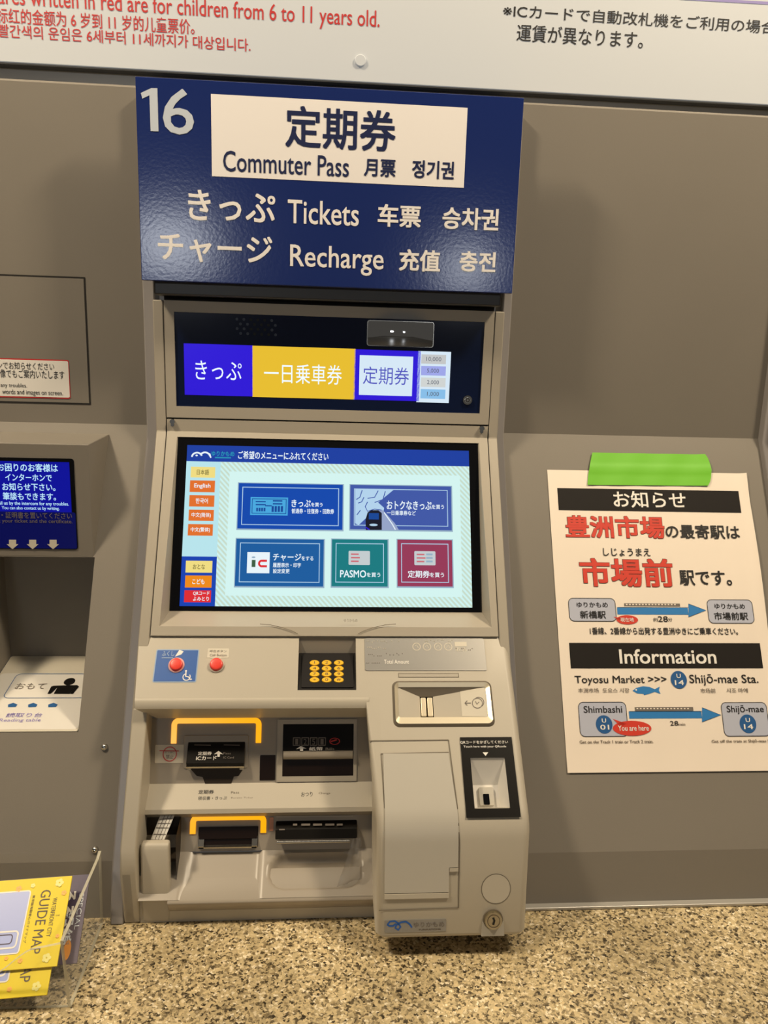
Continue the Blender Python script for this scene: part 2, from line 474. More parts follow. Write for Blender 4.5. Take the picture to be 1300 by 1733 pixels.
# ------------------------------------------------------------------ setting: walls, trims, floor
INT = dict(x0=-0.392, x1=-0.2666)                         # intercom alcove
_, va = PS.uv(160, 943); _, vb = PS.uv(133, 1239)
lv = (Vector((0, WL[0], WL[1]))-PS.o).dot(PS.v)
w = MB()
w.poly([(-0.80, WALL_Y, -0.108), (-0.205, WALL_Y, -0.108), (-0.205, WALL_Y, 0.277), (-0.80, WALL_Y, 0.277)], 'wall_paint')
w.plate(PS, (-0.80, lv, -0.205, 0.0), [(INT['x0'], vb, INT['x1'], va)], 0.0, 'wall_paint')
w.poly([(-0.80, WL[0], WL[1]), (-0.205, WL[0], WL[1]), (-0.205, WB[0], WB[1]), (-0.80, WB[0], WB[1])], 'wall_paint')
w.poly([(-0.80, WALL_Y, 0.277), (-0.205, WALL_Y, 0.277), (-0.205, WALL_Y+.002, 0.2795), (-0.80, WALL_Y+.002, 0.2795)], 'wall_paint')
w.poly([(-0.80, WALL_Y+.002, 0.2795), (-0.205, WALL_Y+.002, 0.2795), (-0.205, WALL_Y+.024, 0.2795), (-0.80, WALL_Y+.024, 0.2795)], 'wall_paint')
wl = struct(w.build('wall_left'))
# access door seam in the left wall
d = MB()
ax0, ay0, ax1, ay1 = UPW.rect(-160, 458, 154, 685)
d.ring(UPW, (ax0, ay0, ax1, ay1), 0.0016, 0.0004, 'seam')
d.rect(UPW, (ax0+.002, ay0+.002, ax1-.002, ay1-.002), 0.0006, 'wall_paint')
d.build('access_door', wl)

w = MB()
RX0, RX1 = 0.221, 0.5735
w.poly([(RX0-.01, WALL_Y, -0.108), (RX1, WALL_Y, -0.108), (RX1, WALL_Y, 0.282), (RX0-.01, WALL_Y, 0.282)], 'wall_paint')
w.poly([PS.pt(RX0-.01, lv), PS.pt(RX1, lv), PS.pt(RX1, 0), PS.pt(RX0-.01, 0)], 'wall_paint')
w.poly([(RX0-.01, WL[0], WL[1]), (RX1, WL[0], WL[1]), (RX1, WB[0], WB[1]), (RX0-.01, WB[0], WB[1])], 'wall_paint')
w.poly([(RX0-.01, WALL_Y, 0.282), (RX1, WALL_Y, 0.282), (RX1, WALL_Y+.002, 0.2845), (RX0-.01, WALL_Y+.002, 0.2845)], 'wall_paint')
w.poly([(RX0-.01, WALL_Y+.002, 0.2845), (RX1, WALL_Y+.002, 0.2845), (RX1, WALL_Y+.024, 0.2845), (RX0-.01, WALL_Y+.024, 0.2845)], 'wall_paint')
# the wall behind the machine and above the panels
w.poly([(-0.8, WALL_Y+.05, 0.2), (1.0, WALL_Y+.05, 0.2), (1.0, WALL_Y+.05, 1.25), (-0.8, WALL_Y+.05, 1.25)], 'wall_paint')
wr = struct(w.build('wall_right'))


def cover_strip(name, x0, x1, off):
    s = MB()
    prof = [(WALL_Y-off, 0.27), (WALL_Y-off, -0.108-off*.3), (WL[0]-off, WL[1]-off*.3), (WB[0]-off, CZ), (WB[0]+.03, CZ), (WL[0]+.03, WL[1]), (WALL_Y+.02, -0.10), (WALL_Y+.02, 0.27)]
    s.prism(prof, x0, x1, 'trim_grey')
    return struct(s.build(name, bevel=0.002, closed=True))


cover_strip('trim_1', -0.2165, -0.2026, 0.012)
cover_strip('trim_2', 0.2178, 0.2290, 0.012)
cover_strip('trim_3', 0.5715, 0.5830, 0.012)
t = MB(); t.box(-0.80, 1.034, 0.262, 1.0, 1.050, 0.302, 'strip_metal'); struct(t.build('trim_4', bevel=0.002, closed=True))
t = MB(); t.box(0.222, WB[0]-.0065, CZ+.0003, 0.80, WB[0]+.004, CZ+.004, 'strip_metal'); struct(t.build('trim_5', bevel=0.001, closed=True))
f = MB(); f.poly([(-6, -11, -H), (6, -11, -H), (6, 0.9, -H), (-6, 0.9, -H)], 'floor_tile'); struct(f.build('floor'))

# ------------------------------------------------------------------ granite counter
c = MB(); c.box(-1.1, 0.36, CZ-.05, 1.1, 0.86, CZ, 'granite')
tag(c.build('granite_counter', bevel=0.006, closed=True), 'speckled beige granite counter running along under the machine and panels', 'counter')

# ------------------------------------------------------------------ fare board above
fb = thing('fare_board', 'white fare information board with red and black notes across the top', 'board')
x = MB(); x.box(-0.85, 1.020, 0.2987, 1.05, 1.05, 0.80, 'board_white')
x.build('board_panel', fb, bevel=0.0015, closed=True)
x = MB(); x.box(-0.85, 1.0197, 0.2970, 1.05, 1.05, 0.2986, 'board_edge'); x.build('bottom_rail', fb)
x = MB()
x.text(BOARD, 'Fares written in red are for children from 6 to 11 years old.', (-14, 15), (643, 18), 'red_ink', bold=0.004)
x.text(BOARD, '标红的金额为 6 岁到 11 岁的儿童票价。', (-5, 39), (329, 33), 'red_ink', bold=0.006)
x.text(BOARD, '빨간색의 운임은 6세부터 11세까지가 대상입니다.', (-2, 63), (424, 66), 'red_ink', bold=0.006)
x.build('red_lettering', fb, label='red note in English, Chinese and Korean')
x = MB()
x.text(BOARD, '※ICカードで自動改札機をご利用の場合', (851, 29), (1314, 36), 'ink', bold=0.006)
x.text(BOARD, '運賃が異なります。', (874, 70), (1090, 54), 'ink', bold=0.006)
x.build('black_lettering', fb, label='black note in Japanese')
x = MB(); cc, rr = circ(BOARD, 610, 103, 10); x.cyl(BOARD, cc, rr, 0, 0.0022, 'board_white', rtop=rr*.85); x.build('fixing_cap', fb, smooth=True, closed=True)
x = MB(); x.pline(BOARD, [(1150, -3), (1310, 6)], 0.003, 0.0004, 'lavender'); x.build('printed_line', fb)

# ------------------------------------------------------------------ blue sign
sg = thing('ticket_sign', 'blue sign board numbered 16 mounted above the ticket machine', 'sign')
x = MB(); x.box(-0.2067, 0.9500, 0.0613, 0.2172, 0.965, 0.2718, 'sign_blue'); x.build('sign_board', sg, bevel=0.0008, closed=True)
x = MB(); x.text(SIGN, '6', (276.5, 226.5), (327.5, 151.5), 'sign_number', bold=0.004); x.poly([SIGN.pt(*SIGN.uv(*p), .0004) for p in ((266.5, 149.5), (256, 149.3), (238.5, 157.5), (241, 167), (253, 161.5), (255, 222), (268.5, 222.6))], 'sign_number'); x.build('number', sg, label='pale number 16')
x = MB(); x.prect(SIGN, 357, 159, 785, 318, 0.0003, 'sign_white'); wp = x.build('white_panel', sg, label='white panel with dark blue commuter pass lettering')
x = MB()
x.text(SIGN, '定期券', (483, 249), (671, 188), 'ink_navy', 0.0006, bold=0.016)
x.text(SIGN, 'Commuter Pass', (378, 290), (591, 265), 'ink_navy', 0.0006, bold=0.006)
x.text(SIGN, '月票', (616, 298), (670, 271), 'ink_navy', 0.0006, bold=0.02)
x.text(SIGN, '정기권', (697, 301), (769, 274), 'ink_navy', 0.0006, bold=0.02)
x.build('lettering', wp)
x = MB()
for s_, bl, tr, bd in (('きっぷ', (319, 372), (466, 327), .014), ('Tickets', (487, 378), (608, 343), .008), ('车票', (639, 383), (713, 348), .022), ('승차권', (748, 387), (845, 354), .022),
                       ('チャージ', (268, 441), (461, 401), .014), ('Recharge', (491, 462), (650, 420), .008), ('充值', (675, 458), (746, 424), .022), ('충전', (777, 459), (840, 427), .022)):
    x = MB(); x.text(SIGN, s_, bl, tr, 'sign_white', 0.0004, bold=bd); x.build('lettering', sg, label='white lettering')

# ------------------------------------------------------------------ ticket machine
tm = thing('ticket_machine', 'beige ticket machine number 16 with touch screen and yellow keypad', 'ticket machine')
# frame posts
PROF_F = [FU, FJ, FL, FK, FB, (FB[0]+.06, CZ), (0.86, -0.5), (1.03, -0.11), (1.03, 0.042)]
x = MB(); x.prism(PROF_F, FX0, -0.1903, 'frame_beige'); x.build('frame_post', tm, bevel=0.0015, closed=True)
x = MB(); x.prism(PROF_F, 0.2060, FX1, 'frame_beige'); x.build('frame_post', tm, bevel=0.0015, closed=True)
x = MB(); x.box(-0.197, 0.9672, 0.047, 0.2085, 1.005, 0.200, 'dark_housing'); x.build('header_housing', tm, bevel=0.002, closed=True, label='dark housing strip that shows under the sign')
x = MB(); x.box(-0.1903, 0.992, -0.12, 0.2060, 1.03, 0.047, 'seam')
x.prism([(1.0, -0.10), (0.925, -0.36), (0.96, -0.36), (1.03, -0.13)], -0.1903, 0.2060, 'seam')
x.build('inner_chassis', tm)
# upper display door
ud = MB()
pu0, pv0, pu1, pv1 = DOOR.rect(294, 527, 812, 700); pu0, pv0, pu1, pv1 = -0.1779, -0.0820, 0.1938, 0.0290
ud.plate(DOOR, (-0.1895, -0.0955, 0.2054, 0.0420), [(pu0, pv0, pu1, pv1)], 0.004, 'frame_beige')
for q in ((-0.1895, -0.0955, 0.2054, -0.0955), (-0.1895, .0420, .2054, .0420)):
    ud.poly([(q[0], .985, q[1]), (q[2], .985, q[3]), (q[2], 1.0, q[3]), (q[0], 1.0, q[1])], 'frame_beige')
ud = ud.build('upper_door', tm)
GL = vert(0.9872)
x = MB(); x.rbox(GL, (pu0, pv0, pu1, pv1), -0.003, 0, 'panel_navy'); x.build('glass_panel', ud, label='dark navy glass panel')
x = MB()
for i in range(12):
    for j in range(4):
        if (i+j) % 2: continue
        cxp, cyp = 401+i*5.9+(0.2*j), 540+j*8+i*.25
        cc, rr = circ(GL, cxp, cyp, 2.1); x.disc(GL, cc, rr*1.2, rr*1.2, 0.0003, 'black' if 4 <= i <= 9 else 'speaker_dot', 10)
x.annulus(GL, GL.uv(435, 553), 0.0, 0.0001, 0.0002, 'black')
x.build('speaker_grille', ud)
x = MB(); mr_ = GL.rect(623, 543, 732, 587)
nx, ny = 16, 8; vs, fs = [], []
for j in range(ny+1):
    for i in range(nx+1):
        a, b2 = i/nx*2-1, j/ny*2-1
        vs.append(GL.pt(mr_[0]+(mr_[2]-mr_[0])*i/nx, mr_[1]+(mr_[3]-mr_[1])*j/ny, 0.0012+0.010*(1-a*a)+0.002*(1-b2*b2)-0.0001))
for j in range(ny):
    for i in range(nx): fs.append((j*(nx+1)+i, j*(nx+1)+i+1, (j+1)*(nx+1)+i+1, (j+1)*(nx+1)+i))
x.add(vs, fs, 'mirror'); x.ring(GL, (mr_[0]-.001, mr_[1]-.001, mr_[2]+.001, mr_[3]+.001), 0.002, 0.0016, 'metal', 0.003)
x.build('convex_mirror', ud, smooth=True, label='small convex mirror')
x = MB()
x.prect(GL, 311, 581, 428, 671, .0003, 'lcd_blue'); x.prect(GL, 427, 585, 600, 676, .0003, 'lcd_yellow'); x.prect(GL, 600, 591, 709, 679, .0003, 'lcd_blue')
x.prect(GL, 708, 594, 759.5, 682, .0003, 'lcd_white'); x.prect(GL, 609, 601, 697, 670.5, .0005, 'lcd_white')
x.text(GL, 'きっぷ', (331, 642), (409, 612), 'lcd_text', .0007, .002); x.text(GL, '一日乗車券', (447, 648), (579, 618), 'lcd_text', .0007, .002)
x.text(GL, '定期券', (614, 650), (693, 622), 'lcd_indigo', .0007, .002)
for k, (s_, mm_) in enumerate((('10,000', 'lcd_cell_grey'), ('5,000', 'lcd_cell_lilac'), ('2,000', 'lcd_cell_light'), ('1,000', 'lcd_cell_sky'))):
    y0 = 599.5+19.6*k
    x.prect(GL, 713.5-.5*k, y0, 754.5-.4*k, y0+17, .0005, mm_)
    x.text(GL, s_, (721.5 if k == 0 else 722.5, y0+12.5), (747 if k == 0 else 743, y0+5), 'lcd_cell_ink', .0007)
x.build('information_display', ud, label='lit information display in blue, yellow and white')
x = MB(); cc, rr = circ(GL, 791, 677, 8.5); x.cyl(GL, cc, rr, 0, 0.002, 'chrome', rtop=rr*.9); x.cyl(GL, cc, rr*.6, 0.002, 0.003, 'metal'); x.annulus(GL, cc, rr*.22, rr*.42, .0031, 'seam'); x.build('door_lock', ud, closed=True)

# touch screen door
DOORS = yz(FJ, FL)
fsl_top = 0.0095; v_b = (Vector((0, 0.8585, -0.3268))-DOORS.o).dot(DOORS.v)
su0, sv0 = SCR.uv(287, 1034.8); su1, sv1 = SCR.uv(808.5, 749.6)
bez = (-0.1758, SCR.uv(550, 1034.8)[1], 0.1928, SCR.uv(550, 744.5)[1])
sd = MB()
ov0 = DOORS.uv(550, 1036)[1]+0.0; ov1 = DOORS.uv(550, 741)[1]
IN = [SCR.pt(bez[0], bez[1], -.001), SCR.pt(bez[2], bez[1], -.001), SCR.pt(bez[2], bez[3], -.001), SCR.pt(bez[0], bez[3], -.001)]
q0, q1, q2, q3 = -0.1893, v_b, 0.2050, -0.0
lip = 0.010
o_ = [(bez[0]-.0045, q1+.0105), (bez[2]+.0045, q1+.0105), (bez[2]+.001, -0.0075), (bez[0]-.001, -0.0075)]
O4 = [(q0, q1), (q2, q1), (q2, q3), (q0, q3)]
for k in range(4):
    a, b2 = k, (k+1) % 4
    sd.poly([DOORS.pt(*O4[a]), DOORS.pt(*O4[b2]), DOORS.pt(*o_[b2]), DOORS.pt(*o_[a])], 'frame_beige')
    sd.poly([DOORS.pt(*o_[a]), DOORS.pt(*o_[b2]), IN[b2], IN[a]], 'frame_beige')
# vertical strip between the two doors
sd.poly([(q0, .985, -0.112), (q2, .985, -0.112), (q2, .985, -0.0975), (q0, .985, -0.0975)], 'frame_beige')
sd.poly([(q0, .985, -0.0975), (q2, .985, -0.0975), (q2, 1.0, -0.0975), (q0, 1.0, -0.0975)], 'frame_beige')
sd.poly([DOORS.pt(q0, q1), DOORS.pt(q2, q1), DOORS.pt(q2, q1, -.02), DOORS.pt(q0, q1, -.02)], 'frame_beige')
sd = sd.build('screen_door', tm)
x = MB()
for px_, dx in ((440, 1), (670, -1)):
    pts = [(px_, 1056.5), (px_+dx*18, 1058), (px_+dx*38, 1062.5), (px_+dx*54, 1068), (px_+dx*64, 1073)]
    x = MB(); x.pline(DOORS, pts, 0.0007, 0.0015, 'groove'); x.build('finger_groove', sd)
x = MB(); x.text(DOORS, 'ゆりかもめ', (582, 1053), (605, 1048), 'ink_grey', .0018); x.build('maker_mark', sd)
for px_, py_ in ((292.5, 713), (815, 724.5)):
    x = MB(); pl = vert(0.985); cc, rr = circ(pl, px_, py_, 4.2); x.cyl(pl, cc, rr, 0, 0.004, 'metal'); x.cyl(pl, (cc[0], cc[1]-.004), rr*.7, 0, 0.003, 'metal'); x.build('hinge_pin', sd, closed=True)
x = MB(); x.rbox(SCR, bez, -0.006, 0.0, 'black_glass', 0.0015); x.build('screen_bezel', sd, label='black screen bezel')
x = MB(); S = SCR; h = .0004
act = (S.uv(310, 900)[0], S.uv(550, 1027)[1], S.uv(796.5, 900)[0], S.uv(550, 758)[1])
u_ = lambda px, py: S.uv(px, py)
hv = S.uv(550, 785)[1]; sbu = S.uv(366.5, 960)[0]; sbv = S.uv(340, 942)[1]
x.rect(S, (act[0], hv, act[2], act[3]), h, 'ui_header')
x.rect(S, (act[0], sbv, sbu, hv), h, 'ui_side'); x.rect(S, (act[0], act[1], sbu, sbv), h, 'ui_side_blue')
x.rect(S, (sbu, act[1], act[2], hv), h, 'ui_stripe')
ip = (S.uv(389, 799)[0], S.uv(550, 1009)[1], S.uv(780, 900)[0], S.uv(550, 801)[1]); x.rect(S, ip, h*2, 'ui_panel')
# logo: gull made of two arcs
for cxp, r_, a0, a1 in ((333.5, 9, 20, 178), (347, 9.5, 10, 150)):
    cc = u_(cxp, 774); x.annulus(S, cc, r_*.00055, r_*.00078, 2*h, 'ui_white', 14, a0, a1, 0.95)
x.disc(S, u_(333, 771), .0014, .0011, 2*h, 'ui_white'); x.pline(S, [(355, 768), (357, 775)], .0016, 2*h, 'ui_white')
x.text(S, 'ゆりかもめ', (358, 772), (397, 764.5), 'ui_teal_text', 2*h, .02); x.prect(S, 364, 773.6, 391, 776.2, 2*h, 'ui_teal_text')
x.text(S, 'ご希望のメニューにふれてください', (403, 777), (556, 766.5), 'ui_white', 2*h, .014)
for s_, r_, mm_, ink in (('日本語', (323.5, 790, 364, 809), 'ui_cream', 'ui_brown'), ('English', (322, 813, 363.5, 833.5), 'ui_orange', 'ui_white'), ('한국어', (321, 838, 362.5, 858), 'ui_orange', 'ui_white'),
                         ('中文(简体)', (320, 862.6, 361.6, 882), 'ui_orange', 'ui_white'), ('中文(繁体)', (318.7, 887, 360, 907), 'ui_orange', 'ui_white'),
                         ('おとな', (315, 949, 359, 969.4), 'ui_cream', 'ui_brown'), ('こども', (314, 974, 358, 994.7), 'ui_orange_deep', 'ui_white'), ('', (312.5, 999, 356.8, 1019.5), 'ui_red', 'ui_white')):
    x.prect(S, *r_, 2*h, mm_)
    if s_:
        wd = {'English': 14, '中文(简体)': 16.5, '中文(繁体)': 16.5}.get(s_, 10.5); mx_ = (r_[0]+r_[2])/2; my = (r_[1]+r_[3])/2
        x.text(S, s_, (mx_-wd, my+4.3), (mx_+wd, my-4.3), ink, 3*h, .012)
    else:
        x.text(S, 'QRコード', (327, 1008), (355, 1001), ink, 3*h, .012); x.text(S, 'よみとり', (327, 1017), (354, 1010), ink, 3*h, .012)


def ui_button(r_, mm_):
    x.prect(S, r_[0]-1.5, r_[1]-1.5, r_[2]+2, r_[3]+2.5, 2.5*h, 'ui_shadow')
    rr = S.rect(*r_); x.rect(S, rr, 3*h, mm_); x.ring(S, (rr[0]+.0045, rr[1]+.0045, rr[2]-.0045, rr[3]-.0045), .0009, 4*h, 'ui_line')


ui_button((404.5, 818, 579.5, 897), 'ui_blue'); ui_button((593, 821, 764.5, 898), 'ui_blue_violet'); ui_button((400.5, 912, 547, 993), 'ui_blue_mid'); ui_button((562, 913, 656, 993), 'ui_teal'); ui_button((672.5, 913.5, 766, 993), 'ui_wine')
T = lambda s_, bl, tr, ink='ui_white', bd=.014: x.text(S, s_, bl, tr, ink, 5*h, bd)
x.prect(S, 424.5, 841.5, 487, 873, 4*h, 'ui_ticket')
x.ring(S, S.rect(427, 844, 484.5, 870.5), .0008, 5*h, 'ui_ticket_ink')
for ly in (848.5, 853.5): x.prect(S, 433, ly, 450, ly+2.2, 5*h, 'ui_ticket_ink'); x.prect(S, 462, ly-1.5, 478, ly+1, 5*h, 'ui_ticket_ink')
for k in range(4): x.prect(S, 434+4.2*k, 860, 436.8+4.2*k, 866, 5*h, 'ui_ticket_ink'); x.prect(S, 460+5.2*k, 857, 463.4+5.2*k, 867, 5*h, 'ui_ticket_ink')
x.prect(S, 449, 855.5, 460, 857.5, 5*h, 'ui_ticket_ink')
T('きっぷ', (493.5, 858.5), (526, 846.5)); T('を買う', (526.5, 858), (546, 851.5)); T('普通券・往復券・回数券', (493.5, 869.5), (565.5, 862))
x.poly([S.pt(*u_(a, b2), 4*h) for a, b2 in ((601, 870), (601, 886), (607, 889), (626, 871), (648, 872), (650, 860), (640, 851), (652, 841), (666, 829.5), (601, 827.5))], 'ui_map')
for pts in (((613, 830), (609, 842), (603, 846)), ((622, 850), (618, 858), (622, 866), (634, 862), (646, 864)), ((640, 831), (634, 842), (622, 844)), ((652, 832), (648, 846), (634, 851)), ((606, 852), (612, 850), (616, 842)), ((604, 872), (610, 864))):
    x.pline(S, pts, .0011, 5*h, 'ui_blue_violet')
x.poly([S.pt(*u_(a, b2), 5*h) for a, b2 in ((638, 864), (648, 864), (668, 886), (675, 897.5), (645, 897.5))], 'ui_train_side')
x.pline(S, [(650, 868), (664, 888), (669, 897)], .0012, 6*h, 'ui_white')
x.poly([S.pt(*u_(a, b2), 6*h) for a, b2 in ((622, 868), (628, 864), (640, 864), (646, 869), (646, 897.5), (619, 897.5), (618.5, 880))], 'ui_train')
x.prect(S, 624, 869, 641, 880, 7*h, 'ui_ticket_ink'); x.disc(S, u_(632, 889), .005, .0015, 7*h, 'ui_line'); x.pline(S, [(619, 893), (625, 897)], .0014, 7*h, 'lcd_blue')
T('おトクなきっぷ', (654.5, 862.5), (730, 849)); T('を買う', (730.5, 862), (751, 855)); T('一日乗車券など', (654.5, 872.5), (703.5, 865))
x.prect(S, 419, 934.5, 456, 970.5, 4*h, 'ui_white'); x.prect(S, 426.5, 948, 432.5, 960, 5*h, 'ui_green'); x.disc(S, u_(429.5, 943.5), .0022, .0010, 5*h, 'ui_shadow')
x.annulus(S, u_(443.5, 954), .0021, .0046, 5*h, 'ui_red', 16, 55, 305); x.prect(S, 444, 947.5, 452, 951.3, 5*h, 'ui_red'); x.prect(S, 444, 956.8, 452, 960.5, 5*h, 'ui_red')
T('チャージ', (462, 949.5), (510, 937.5)); T('をする', (510.5, 949), (530.5, 942)); T('履歴表示・印字', (462, 960.5), (509.5, 953)); T('設定変更', (462, 970.5), (490.5, 963))
for x0_, y0_, x1_, y1_ in ((590, 932.5, 626, 956.5), (701, 933, 737, 957)):
    x.rrect(S, S.rect(x0_, y0_, x1_, y1_), 4*h, 'ui_card', .0012)
    for k in range(3): x.prect(S, x0_+4, y0_+4.5+6*k, x0_+(17 if k != 1 else 19), y0_+7+6*k, 5*h, 'ui_card_red')
    if x0_ > 690:
        for k in range(3): x.prect(S, x0_+20, y0_+4+6*k, x0_+31, y0_+7.2+6*k, 5*h, 'ui_shadow')
T('PASMO', (575.5, 977.5), (619.5, 965.5)); T('を買う', (620.5, 977), (643.5, 969.5)); T('定期券', (690, 978), (727, 966)); T('を買う', (727.5, 977.5), (751, 969.5))
x.build('touch_display', sd, label='lit touch menu with blue, teal and wine red buttons')

# console: 45 degree face with the keypad well and the coin inlet
kp = (CON.uv(505, 1120)[0], CON.uv(550, 1168)[1], CON.uv(602.5, 1120)[0], -0.0015)
ci = (CON.uv(674, 1190)[0], CON.uv(740, 1214)[1], CON.uv(824, 1190)[0], CON.uv(740, 1163)[1])
qo = (CON.uv(799.5, 1325)[0], CON.uv(830, 1368.5)[1], CON.uv(858.5, 1325)[0], CON.uv(830, 1282.5)[1])
vlip = CON.uv(400, 1181)[1]; vend = (Vector((0,)+CB)-CON.o).dot(CON.v)
XM = 0.0500
co = MB()
CLX = -0.1972
co.plate(CON, (CLX, vlip, XM, 0.0), [kp], 0.004, 'beige')
co.poly([CON.pt(FX0+.0004, 0), CON.pt(CLX, 0), CON.pt(CLX, vlip)], 'beige')
# rounded lip, undercut face with a clipped left corner, underside, left side
lipP = CON.pt(0, vlip)
Ya, Za = lipP.y, lipP.z
arc = [(CLX, Ya, Za)]
for k in range(1, 11):
    a = k/10; arc.append((CLX+.0012*a, Ya-0.0045*math.sin(a*math.pi/2)-.0008*a, Za-0.0022*a-0.0078*(1-math.cos(a*math.pi/2))))
arc.append((-0.1790, 0.8330, -0.4140)); arc.append((-0.1775, 0.848, -0.4150))
for k in range(len(arc)-1):
    (x0, y0, z0), (x1, y1, z1) = arc[k], arc[k+1]
    co.poly([(x0, y0, z0), (XM+.004, y0, z0), (XM+.004, y1, z1), (x1, y1, z1)], 'beige')
co.poly([(FX0+.0004, CA[0], CA[1])]+[p for p in arc]+[(FX0+.0004, 0.90, -0.36)], 'beige')
co.poly([(FX0, CA[0], CA[1]), (FX1, CA[0], CA[1]), (FX1, CA[0]+.02, CA[1]), (FX0, CA[0]+.02, CA[1])], 'beige')
co = co.build('console_panel', tm, smooth=True, angle=19)

# blue assistance sticker with red button, and the second red button
x = MB(); r_ = CON.rect(265, 1099, 332, 1155); x.rrect(CON, r_, .0003, 'sticker_edge', .002); x.rrect(CON, (r_[0]+.0012, r_[1]+.0012, r_[2]-.0012, r_[3]-.0012), .0005, 'panel_blue', .001)
x.text(CON, 'ふくし', (274, 1111), (296, 1102), 'sticker_edge', .0007, .02); x.prect(CON, 274, 1113, 293, 1114.5, .0007, 'sticker_edge'); x.poly([CON.pt(*CON.uv(a, b2), .0007) for a, b2 in ((296, 1112), (304, 1100), (311, 1103), (307, 1108), (301, 1110))], 'white')
cc = CON.uv(316, 1146); x.annulus(CON, cc, .0034, .0044, .0007, 'white', 20, 120, 400); x.pline(CON, [(315, 1137), (314.5, 1145), (319.5, 1146), (322.5, 1150.5), (325, 1149.5)], .0013, .0007, 'white'); x.disc(CON, CON.uv(315, 1135.8), .0011, .0011, .0007, 'white')
stk = x.build('assistance_sticker', co, label='blue wheelchair assistance sticker')
for (px_, py_), ring in (((298.8, 1126), True), ((366.5, 1125.5), False)):
    x = MB(); cc, rr = circ(CON, px_, py_, 11)
    x.cyl(CON, cc, rr*1.25, 0.0, .0012, 'ring_pink' if ring else 'beige'); x.cyl(CON, cc, rr*1.02, .0012, .0045, 'button_red', rtop=rr*.93); x.dome(CON, cc, rr*.93, .0045, .0007, 'button_red')
    x.build('call_button', co, smooth=True, closed=True, label='red push button')
x = MB(); x.rrect(CON, CON.rect(352, 1097.5, 387, 1113.5), .0003, 'ivory', .0012); x.text(CON, '呼出ボタン', (355, 1104.5), (384, 1100), 'ink_grey', .0006); x.text(CON, 'Call Button', (355, 1111), (384, 1107), 'ink_grey', .0006); x.build('button_label', co)

# keypad in its well
KPL = yz((0.8600, -0.3480), (0.8190, -0.3735))
x = MB()
k0, k1 = kp[0], kp[2]
top = CON.pt(k0, kp[3]); bot = CON.pt(k0, kp[1])
x.poly([(k0, top.y, top.z), (k1, top.y, top.z), (k1, .8600, -.348), (k0, .8600, -.348)], 'recess_grey')
x.poly([(k0, .8600, -.348), (k1, .8600, -.348), (k1, bot.y, bot.z), (k0, bot.y, bot.z)], 'black_matte')
for kx in (k0, k1): x.poly([(kx, top.y, top.z), (kx, .8600, -.348), (kx, bot.y, bot.z)], 'recess_grey')
kr = (KPL.uv(511, 1140)[0], KPL.uv(550, 1165)[1], KPL.uv(598, 1140)[0], KPL.uv(550, 1108)[1])
x.rbox(KPL, kr, .0, .0022, 'black_matte', .0015)
kpd = x.build('keypad', co, label='black numeric keypad sunk in the console')
for j in range(4):
    for i in range(3):
        x = MB(); px_, py_ = 532.4+20.5*i, (1124, 1133.6, 1143.2, 1153)[j]; cc, rr = circ(KPL, px_, py_, 8.6)
        x.cyl(KPL, cc, rr, .0020, .0032, 'key_yellow', rtop=rr*.9, n=20, ky=.64)
        s_ = '123456789*0#'[j*3+i]; a = KPL.pt(cc[0], cc[1], .0044)
        vs, fs, ax, bx, ay, by = glyphs(s_); kk = rr*.95/(by-ay) if s_ != '*' else rr*.6/(by-ay)
        x.add([KPL.pt(cc[0]+(a_-(ax+bx)/2)*kk, cc[1]+(b_-(ay+by)/2)*kk*.62, .0034) for a_, b_ in vs], fs, 'ink_brown')
        x.build('key', kpd, closed=True)

# braille plate and slot groove
x = MB(); r_ = CON.rect(617, 1080.5, 824, 1135); x.rbox(CON, r_, 0, .0008, 'plate_silver', .0018); h = .0010
for k, cx_ in enumerate((705, 722.5, 741.3, 758.5)):
    cc, rr = circ(CON, cx_, 1095, 7); x.annulus(CON, cc, rr*.82, rr, h, 'ivory', 20); x.pline(CON, [(cx_-3, 1095+(k-1)*1.2), (cx_, 1092), (cx_+3, 1097)], .0006, h, 'ivory')
x.prect(CON, 769, 1087, 790, 1094.5, h, 'ivory'); x.text(CON, '取消', (771, 1103), (789, 1096), 'ivory', h)
x.text(CON, 'Total Amount', (650, 1124), (692, 1117), 'white', h, .01)
for (a, b2, n_) in ((621, 1085.5, 20), (622, 1096, 12), (624, 1108, 10), (651, 1106.5, 11), (621, 1120, 8), (772, 1098, 10), (720, 1083.5, 16)):
    for k in range(n_):
        if random.random() < .3: continue
        cc, rr = circ(CON, a+3.0*k, b2+random.choice((0, 2.4)), .9); x.dome(CON, cc, rr, h-.0002, .0005, 'ink_grey' if b2 > 1100 or a > 760 else 'ivory', 8, 3)
x.build('braille_plate', co, label='silver braille plate')
x = MB(); x.ring(CON, CON.rect(674, 1139.5, 777, 1146.5), .0006, .0003, 'groove'); x.rect(CON, CON.rect(675, 1140.5, 776, 1145.5), .0002, 'frame_beige'); x.build('slot_groove', co)

# coin unit body on the right
cu = MB()
mx0 = lambda z: XM + max(0.0, min(1.0, (-0.39-z)/0.085))*0.0095
cu.plate(CON, (XM, vlip, FX1-0.008, 0.0), [ci], 0.002, 'beige')
# lower part: sides taper slightly, rounded edges as strips
VS = [(vlip, XM)]
lowr = (XM+.0095, vend, FX1-.006, vlip)


def edge_round(P_in, side, nrm, rad, n=5):
    out = []
    for k in range(n+1):
        a = k/n*math.pi/2; out.append(P_in + side*rad*math.sin(a) - nrm*rad*(1-math.cos(a)))
    return out


rad = 0.008; BR = .016
